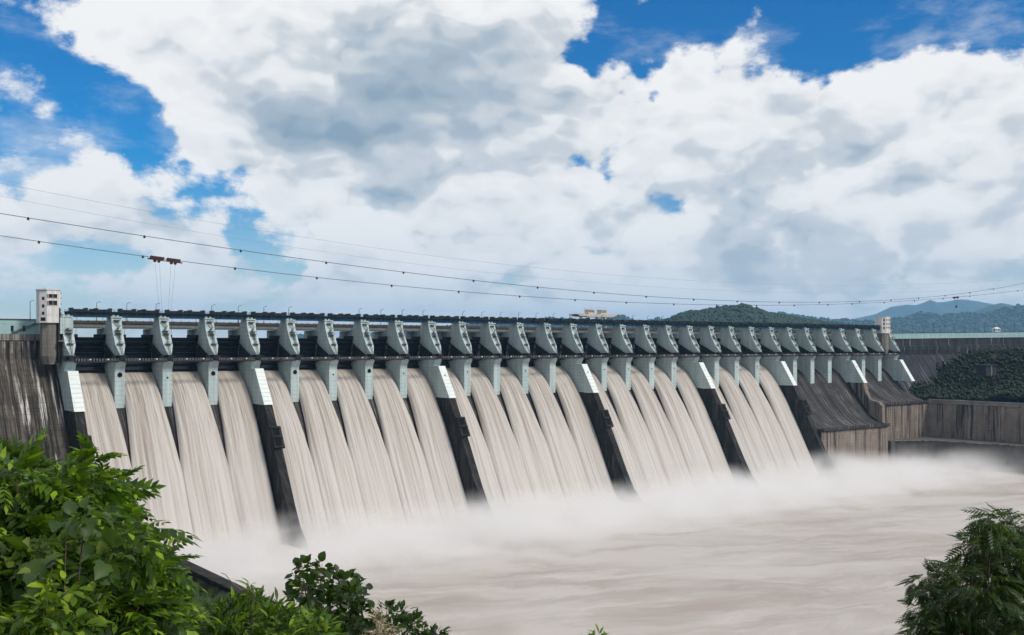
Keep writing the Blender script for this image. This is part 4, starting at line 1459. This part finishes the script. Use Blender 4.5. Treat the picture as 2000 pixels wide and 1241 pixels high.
def crown_points(clumps, n, r, shell=.45):
    """clumps: (center Vector, radius xyz); returns points and outward directions"""
    w_ = np.array([c[1] ** 2 for c in clumps])
    w_ = w_ / w_.sum()
    idx = r.choice(len(clumps), n, p=w_)
    C = np.array([c[0] for c in clumps])[idx]
    R = np.array([c[1] for c in clumps])[idx]
    d = r.normal(0, 1, (n, 3))
    d /= np.linalg.norm(d, axis=1, keepdims=True)
    rad = (shell + (1 - shell) * r.random(n) ** .6)
    P = C + d * (R * rad)[:, None] * np.array([1, 1, .85])
    return P, d, idx


def place_leaves(plant, P, M, S, tmpl, mat, nparts=260, name='leaf'):
    """the leaves that show largest become parts, the rest one joined foliage part"""
    tv, tf = tmpl
    base = np.array(plant.matrix_world.translation) if False else np.array(plant.location)
    dist = np.linalg.norm(P - np.array(cam.location), axis=1)
    order = np.argsort(dist / S)
    sel, rest = order[:nparts], order[nparts:]
    lm = bpy.data.meshes.new(name)
    fill_mesh(lm, tv, tf)
    lm.materials.append(MAT[mat])
    lm.polygons.foreach_set('use_smooth', [True] * len(lm.polygons))
    for i in sel:
        o = bpy.data.objects.new(name, lm)
        m4 = Matrix([list(M[i][k] * S[i]) + [P[i][k] - base[k]] for k in range(3)] + [[0, 0, 0, 1]])
        o.matrix_local = m4
        o.parent = plant
        col.objects.link(o)
    if len(rest):
        co = np.einsum('nij,kj->nki', M[rest], tv) * S[rest][:, None, None] + (P[rest] - base)[:, None, :]
        faces = (tf[None] + (np.arange(len(rest)) * len(tv))[:, None, None]).reshape(-1, 4)
        me = bpy.data.meshes.new('foliage')
        fill_mesh(me, co.reshape(-1, 3), faces)
        me.materials.append(MAT[mat])
        me.polygons.foreach_set('use_smooth', [True] * len(me.polygons))
        o = link('foliage', me, plant)
        o['kind'] = 'stuff'


def limbs(plant, root_pt, clumps, r0, mat, rr, name_t='trunk', name_b='branch', twigs=0):
    """tapered trunk that forks into one limb per clump"""
    base = Vector(plant.location)
    top = sum((Vector(c[0]) for c in clumps), Vector()) / len(clumps)
    top = Vector((top.x, top.y, min(c[0][2] for c in clumps) * .6 + top.z * .4))
    fork = root_pt.lerp(top, .55)
    W = lambda p: (p.x - base.x, -(p.y - base.y), p.z - base.z)
    mids = [root_pt.lerp(fork, t) + Vector((rr.uniform(-.1, .1), rr.uniform(-.1, .1), 0)) * r0 * 8 * (t > 0) for t in (0, .33, .66, 1)]
    MB().poly_tube([W(p) for p in mids], [r0, r0 * .85, r0 * .75, r0 * .65], 7).build(name_t, mat, plant, smooth=True)
    for c in clumps:
        e = Vector(c[0])
        m1 = mids[-1].lerp(e, .5) + Vector((rr.uniform(-.2, .2), rr.uniform(-.2, .2), rr.uniform(0, .3))) * c[1]
        b = MB()
        b.poly_tube([W(mids[-1]), W(m1), W(e)], [r0 * .5, r0 * .3, r0 * .14], 5)
        for k in range(twigs):
            q = e + Vector((rr.gauss(0, 1), rr.gauss(0, 1), rr.gauss(0.2, .8))).normalized() * c[1] * .85
            b.poly_tube([W(m1.lerp(e, rr.uniform(.3, 1))), W(q)], [r0 * .12, r0 * .05], 4)
        b.build(name_b, mat, plant, smooth=True)


def bank_z(p):
    return float(left_bank_z(np.array([p.x]), np.array([-p.y]))[0])


def plant_at(name, label, cat, clump_px, D, group=None, dspread=.12, seed=0, rs=.86):
    """clump_px: (x, y, radius_px) in the photo; the plant stands on the bank below them"""
    rr = random.Random(seed)
    clumps = []
    for c in clump_px:
        d = c[3] if len(c) > 3 else D * (1 + rr.uniform(-dspread, dspread))
        clumps.append((tuple(pix(c[0], c[1], d)), rs * c[2] * d / F_PX))
    cx = sum(c[0][0] for c in clumps) / len(clumps)
    cy_ = sum(c[0][1] for c in clumps) / len(clumps)
    g = Vector((cx, cy_, 0))
    g.z = bank_z(g) - .15
    root = thing(name, label, cat, cx, -cy_, g.z, group)
    return root, clumps, g, rr


def leafy(root, clumps, g, rr, n, tmpl, size, mat, seed, up=.35, outward=.6, droop=.2, nparts=260, trunk_r=.07, bark='bark', twigs=3, shell=.4, szvar=.35, name='leaf', upbias=.25):
    r = np.random.default_rng(seed)
    P, d, idx = crown_points(clumps, n, r, shell)
    a = r.random(n) * 2 * np.pi
    hd = np.stack([np.cos(a), np.sin(a), np.zeros(n)], -1)
    dirs = d * outward + hd * (1 - outward) + np.array([0, 0, upbias - droop])
    M = frames(dirs, up, r)
    S = size * (1 + szvar * (r.random(n) * 2 - 1))
    place_leaves(root, P, M, S, tmpl, mat, nparts, name)
    limbs(root, g, clumps, trunk_r, bark, rr, twigs=twigs)


COMP = compound_template(5, 1.0, .36, .19, .42)
COMP_NEEM = compound_template(6, 1.0, .34, .13, .5, 2, .14)
OVATE = leaf_template(1.0, .58, .22, .14, 4)
BROAD = leaf_template(1.0, .86, .45, .22, 7, 0, True)
ROUND = leaf_template(1.0, .92, .18, .12, 4)
LANCE = leaf_template(1.0, .3, .4, .14, 3)
FEATHER = compound_template(10, 1.0, .2, .05, .25, 1)

# A: big compound-leaved tree at the left edge
root, cl, g, rr = plant_at('leafy_tree', 'large bright green tree with feathered leaves in front of the falling water', 'tree',
                           [(30, 945, 58), (85, 1000, 75), (0, 1015, 80), (150, 965, 66), (190, 915, 38), (205, 960, 42), (150, 1040, 80), (215, 1030, 55), (60, 1080, 95),
                            (265, 1052, 44), (285, 1075, 36), (225, 1105, 60), (130, 1130, 90), (20, 1160, 90), (260, 1150, 55), (180, 1190, 80), (300, 1120, 35), (-40, 1080, 90),
                            (235, 1000, 30), (60, 1220, 90), (250, 1215, 70)], 16.0, seed=1, rs=.74, dspread=.2)
leafy(root, cl, g, rr, 2500, COMP, .38, 'leaf_bright', 21, up=.4, outward=.55, droop=.38, nparts=290, trunk_r=.13, twigs=3, shell=.55, name='leaf')
# A2: dark tree behind, at the very left edge
root, cl, g, rr = plant_at('leafy_tree', 'soft grey green tree top behind the bright leaves against the stained wall', 'tree',
                           [(25, 915, 40), (-20, 935, 55), (62, 940, 36), (40, 985, 60)], 24.0, seed=2)
leafy(root, cl, g, rr, 1200, COMP, .36, 'leaf_dull', 22, nparts=120, trunk_r=.12, shell=.5)
# B: broad-leaved sapling
root, cl, g, rr = plant_at('broad_leaf_sapling', 'sapling with large dull green lobed leaves among the bright tree', 'sapling',
                           [(165, 1010, 30), (130, 1020, 24), (60, 1085, 34), (100, 1065, 30), (20, 1130, 34), (215, 1090, 34), (75, 1120, 28), (160, 1050, 25)], 12.0, seed=3)
leafy(root, cl, g, rr, 95, BROAD, .18, 'leaf_dull', 23, up=.5, outward=.75, droop=.25, nparts=60, trunk_r=.035, twigs=1, shell=.7)
# C: yellow-green heart-leaved shrub at the bottom left
root, cl, g, rr = plant_at('heart_leaf_shrub', 'yellow green shrub with broad pointed leaves at the foot of the big tree', 'shrub',
                           [(120, 1160, 42), (85, 1200, 50), (150, 1200, 46), (60, 1235, 50), (130, 1245, 60), (190, 1165, 26), (35, 1210, 30)], 11.0, seed=4)
leafy(root, cl, g, rr, 330, OVATE, .15, 'leaf_yellow', 24, up=.4, outward=.6, droop=.35, nparts=200, trunk_r=.03, twigs=2, shell=.5)
# bright sprays at the foot of the tree
root, cl, g, rr = plant_at('fern_leaf_shrub', 'lime green shrub with long feathered sprays beside the feathery bush', 'shrub',
                           [(250, 1180, 38), (290, 1215, 45), (210, 1225, 50), (330, 1195, 25), (265, 1150, 26), (325, 1235, 40)], 13.0, seed=5)
leafy(root, cl, g, rr, 600, COMP, .27, 'leaf_yellow', 25, up=.4, outward=.6, droop=.25, nparts=220, trunk_r=.03, twigs=2)
# D: feathery acacia
root, cl, g, rr = plant_at('feathery_bush', 'soft mid green feathery bush below the dark training wall', 'bush',
                           [(345, 1185, 42), (385, 1190, 42), (410, 1210, 40), (360, 1225, 50), (330, 1165, 22), (405, 1240, 50), (300, 1240, 40)], 24.0, seed=6)
leafy(root, cl, g, rr, 900, FEATHER, .32, 'leaf_feather', 26, up=.5, outward=.7, droop=.1, nparts=200, trunk_r=.05, twigs=5)
# shrubs against the training wall
root, cl, g, rr = plant_at('wall_shrub', 'small grey green shrub leaning over the end of the training wall', 'shrub',
                           [(318, 1095, 26), (300, 1115, 34), (335, 1120, 30), (350, 1135, 24), (290, 1150, 40), (320, 1150, 30)], 60.0, seed=7)
leafy(root, cl, g, rr, 900, OVATE, .34, 'leaf_feather', 27, nparts=120, trunk_r=.12, twigs=3)
# E: willow-like bright bush with upright shoots
root, cl, g, rr = plant_at('upright_bush', 'light green bush with upright leafy shoots before the training wall', 'bush',
                           [(450, 1205, 42), (490, 1185, 34), (530, 1195, 36), (480, 1225, 48), (545, 1225, 46), (430, 1235, 40), (500, 1165, 14), (488, 1148, 10), (590, 1225, 40), (620, 1230, 40)], 15.0, seed=8)
leafy(root, cl, g, rr, 950, LANCE, .17, 'leaf_bright', 28, up=.5, outward=.5, droop=.0, nparts=280, trunk_r=.03, twigs=6, upbias=.5)
tw = MB()
b0 = Vector(root.location)
tp = [pix(x, y, 15.0) for x, y in ((505, 1185), (497, 1160), (485, 1150), (470, 1152), (455, 1140), (440, 1122), (432, 1119))]
tw.poly_tube([(p.x - b0.x, -(p.y - b0.y), p.z - b0.z) for p in tp], [.012, .01, .009, .008, .007, .006, .005], 5)
tw.build('tendril', 'bark_pale', root, smooth=True)
# F: dark round-leaved bush
root, cl, g, rr = plant_at('round_leaf_bush', 'dark green round leaved bush standing up against the muddy river', 'bush',
                           [(600, 1110, 24), (585, 1118, 20), (625, 1108, 18), (640, 1140, 40), (600, 1150, 34), (670, 1145, 36), (705, 1142, 16), (690, 1165, 34), (590, 1175, 34), (640, 1190, 56), (690, 1205, 44), (600, 1215, 46), (660, 1235, 50), (572, 1165, 12)], 20.0, seed=9)
leafy(root, cl, g, rr, 1000, ROUND, .155, 'leaf_dark', 29, up=.5, outward=.6, droop=.25, nparts=300, trunk_r=.06, twigs=4, shell=.45)
root, cl, g, rr = plant_at('bright_shrub', 'bright green leafy shrub in front of the dark round leaved bush', 'shrub',
                           [(580, 1220, 30), (610, 1235, 36), (555, 1235, 30), (625, 1210, 16), (650, 1245, 24)], 14.0, seed=10)
leafy(root, cl, g, rr, 330, OVATE, .12, 'leaf_yellow', 30, up=.4, nparts=220, trunk_r=.02, twigs=3)
# H: small bush right of it
root, cl, g, rr = plant_at('small_bush', 'small mid green bush beside the dry straw coloured grass', 'bush',
                           [(755, 1195, 20), (785, 1200, 24), (810, 1215, 20), (740, 1225, 26), (790, 1230, 34), (825, 1232, 16), (765, 1215, 25), (850, 1246, 26)], 22.0, seed=11)
leafy(root, cl, g, rr, 520, OVATE, .15, 'leaf_dark', 31, up=.45, nparts=280, trunk_r=.04, twigs=3)
# G: dry grass
root, cl, g, rr = plant_at('dry_grass', 'clump of dry straw coloured seed heads between the two dark bushes', 'grass',
                           [(735, 1225, 28), (715, 1235, 24), (755, 1240, 30), (735, 1205, 14)], 19.0, seed=12)
leafy(root, cl, g, rr, 520, LANCE, .09, 'dry_straw', 32, up=.6, outward=.5, droop=-.3, nparts=200, trunk_r=.012, bark='bark_pale', twigs=10, szvar=.6)
# tip at the bottom edge
root, cl, g, rr = plant_at('low_shrub', 'tip of a small shrub just showing in front of the open river', 'shrub', [(1166, 1243, 12), (1150, 1252, 14), (1185, 1254, 14)], 14.0, seed=13)
leafy(root, cl, g, rr, 90, LANCE, .1, 'leaf_yellow', 33, nparts=90, trunk_r=.012, twigs=3, droop=-.1)
# J: neem tree at the right edge
root, cl, g, rr = plant_at('neem_tree', 'dark green tree with drooping feathered leaves rising against the pale river', 'tree',
                           [(1935, 1020, 28), (1960, 1035, 40), (1990, 1030, 34), (1925, 1060, 30), (1960, 1085, 50), (1895, 1070, 18), (1905, 1100, 34), (1860, 1115, 22), (1990, 1110, 50),
                            (1830, 1130, 26), (1800, 1140, 22), (1875, 1150, 40), (1930, 1150, 50), (1840, 1175, 36), (1795, 1195, 24), (1825, 1220, 40), (1880, 1205, 50), (1950, 1210, 60),
                            (2010, 1180, 70), (1800, 1235, 28), (1860, 1245, 50), (2030, 1080, 50), (2040, 1240, 70)], 15.0, seed=14, rs=1.0)
leafy(root, cl, g, rr, 2500, COMP_NEEM, .19, 'leaf_neem', 34, up=.4, outward=.55, droop=.42, nparts=295, trunk_r=.055, twigs=6, shell=.3)

# filler bushes down the bank so that no bare slope shows between the near plants
fr = random.Random(77)
spots = [(-20, 1010, 45), (60, 1000, 60), (140, 1020, 70), (200, 1060, 90), (250, 1120, 75), (120, 1110, 40), (20, 1120, 35), (330, 1210, 45), (400, 1235, 60), (230, 1190, 40), (520, 1245, 50), (680, 1250, 45), (460, 1240, 80), (280, 1160, 120), (350, 1190, 110), (170, 960, 130), (60, 960, 160), (0, 930, 260), (110, 940, 280)]
for i, (x, y, D) in enumerate(spots):
    rad = 38 + fr.uniform(0, 18)
    cls = [(x + fr.uniform(-45, 45), y + fr.uniform(0, 45), rad * fr.uniform(.6, 1.1)) for _ in range(5)]
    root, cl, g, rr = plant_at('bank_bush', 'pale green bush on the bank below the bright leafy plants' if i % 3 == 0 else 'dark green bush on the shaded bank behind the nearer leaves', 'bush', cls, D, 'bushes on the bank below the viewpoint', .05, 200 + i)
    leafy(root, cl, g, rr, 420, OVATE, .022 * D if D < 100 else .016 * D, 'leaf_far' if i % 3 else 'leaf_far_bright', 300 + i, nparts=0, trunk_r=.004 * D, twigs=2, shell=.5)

# ------------------------------------------------------------------ wood on the far bank
r = np.random.default_rng(91)
n = 26000
xx = 719 + 300 * r.random(n) ** 1.3
vv = -6 + 310 * r.random(n) ** 1.3
zz = right_bank_z(xx, vv)
tmpl = np.array([(.5, 0, 0), (0, .45, .08), (-.5, 0, 0), (0, -.5, -.05), (.08, 0, .55), (0, .1, -.3)])
tf = np.array([(0, 1, 4), (1, 2, 4), (2, 3, 4), (3, 0, 4), (1, 0, 5), (2, 1, 5), (3, 2, 5), (0, 3, 5)])
s = (.9 + 3.4 * r.random(n) ** 2.5)
me = scatter_mesh('far_wood', tmpl, tf, np.stack([xx, -vv, zz + s * (.1 + .5 * r.random(n))], -1), s, r)
me.materials.append(MAT['leaf_far'])
tag(link('far_wood', me), 'dark green scrub wood covering the hill above the retaining wall', 'wood', kind='stuff')
# scrub covering the near bank
r = np.random.default_rng(92)
n = 30000
xx = -210 + 207 * r.random(n) ** .8
vv = 30 + 560 * r.random(n)
keep = np.hypot(xx - CAM_U, vv - CAM_V) > 14
xx, vv = xx[keep], vv[keep]
zz = left_bank_z(xx, vv)
s = (.5 + 2.0 * r.random(len(xx)) ** 2.5)
me = scatter_mesh('bank_scrub', tmpl, tf, np.stack([xx, -vv, zz + s * (.05 + .35 * r.random(len(xx)))], -1), s, r)
me.materials.append(MAT['leaf_far'])
tag(link('bank_scrub', me), 'low dark green scrub covering the near river bank', 'scrub', kind='stuff')
# concrete hut and bare tree on that hill
p = pix_u(1925, 712, 770)
hut = thing('hut', 'small grey concrete hut half hidden on the dark wooded hill', 'hut', p.x, -p.y, p.z - 10)
MB().box(-9, 9, -4, 5, 0, 9).build('wall', 'dark_wall', hut)
MB().box(-10, 10, -5, 6.4, 9, 9.8).build('roof', 'dark_wall', hut)
MB().box(-1, 1, 5, 5.6, 0, 9).build('column', 'apron_wall', hut)
p = pix(1944, 705, 960)
bt = thing('bare_tree', 'leafless pale brown tree standing on the dark wooded hill', 'tree', p.x, -p.y, p.z - 5)
b = MB()
rb = random.Random(5)
b.poly_tube([(0, 0, 0), (.3, 0, 5), (0, 0, 9)], [.5, .35, .2], 6)
b.build('trunk', 'bark_pale', bt)
b = MB()
for k in range(26):
    a = rb.uniform(0, 6.28)
    z0 = rb.uniform(3, 8.5)
    l = rb.uniform(3, 6)
    b.poly_tube([(0.1, 0, z0), (math.cos(a) * l * .5, math.sin(a) * l * .5, z0 + l * .35), (math.cos(a) * l, math.sin(a) * l, z0 + l * rb.uniform(.4, 1.0))], [.2, .12, .05], 4)
b.build('crown', 'bark_pale', bt)
p = pix(1959.5, 689, 985)
um = thing('umbrella', 'small red umbrella on the dark hillside below the far wall', 'umbrella', p.x, -p.y, p.z - 2.4)
MB().loft([[(math.cos(k * math.pi / 4) * rr_, math.sin(k * math.pi / 4) * rr_, z) for k in range(8)] for rr_, z in ((2.0, 2.0), (1.5, 2.6), (.2, 3.0))]).build('canopy', 'red_cloth', um)
MB().bar((0, 0, 0), (0, 0, 2.9), .06, 5).build('pole', 'lamp_grey', um)

# ------------------------------------------------------------------ spray and haze
def spray_mat():
    t = new_mat('spray')
    P = t.pos()
    x, y, z = t.sep(P)
    v = t.m('MULTIPLY', y, -1.0)
    n = t.noise(t.vm('MULTIPLY', P, (1, 1, 1.3)), 0.035, 3.0, 0.55)
    n2 = t.noise(P, 0.012, 2.0, 0.5)
    top = t.m('ADD', POOL + 0.5, t.m('MULTIPLY', n2, 22.0))
    hgt = t.step(t.m('SUBTRACT', z, top), -12.0, 9.0, 1.0, 0.0)
    dist = t.m('MULTIPLY', t.step(v, 34.0, 52.0), t.step(v, 95.0, 170.0, 1.0, 0.0))
    d = t.m('MULTIPLY', t.m('MULTIPLY', hgt, dist), t.m('MULTIPLY', t.step(n, 0.30, 0.62), t.step(x, 560.0, 715.0, 1.0, 0.3)))
    pv = t.node('ShaderNodeVolumePrincipled')
    pv.inputs['Color'].default_value = (0.985, 0.975, 0.965, 1)
    t.put(pv.inputs['Density'], t.m('MULTIPLY', d, 0.085))
    pv.inputs['Anisotropy'].default_value = 0.1
    o = t.node('ShaderNodeOutputMaterial')
    t.t.links.new(pv.outputs[0], o.inputs['Volume'])
    MAT['spray'].cycles.volume_sampling = 'MULTIPLE_IMPORTANCE'
    MAT['spray'].cycles.volume_step_rate = 0.6


spray_mat()
sp = MB().box(4, 716, 30, 172, POOL - 3, POOL + 27).build('spray', 'spray')
tag(sp, 'white spray hanging over the foot of the falling water', 'spray', kind='stuff')


def haze_mat():
    t = new_mat('haze')
    pv = t.node('ShaderNodeVolumePrincipled')
    pv.inputs['Color'].default_value = (0.32, 0.61, 0.92, 1)
    pv.inputs['Density'].default_value = 3.6e-5
    o = t.node('ShaderNodeOutputMaterial')
    t.t.links.new(pv.outputs[0], o.inputs['Volume'])


haze_mat()
hzb = MB().box(-26000, 26000, -26000, 26000, -114, 1120).build('haze', 'haze')
tag(hzb, kind='stuff')
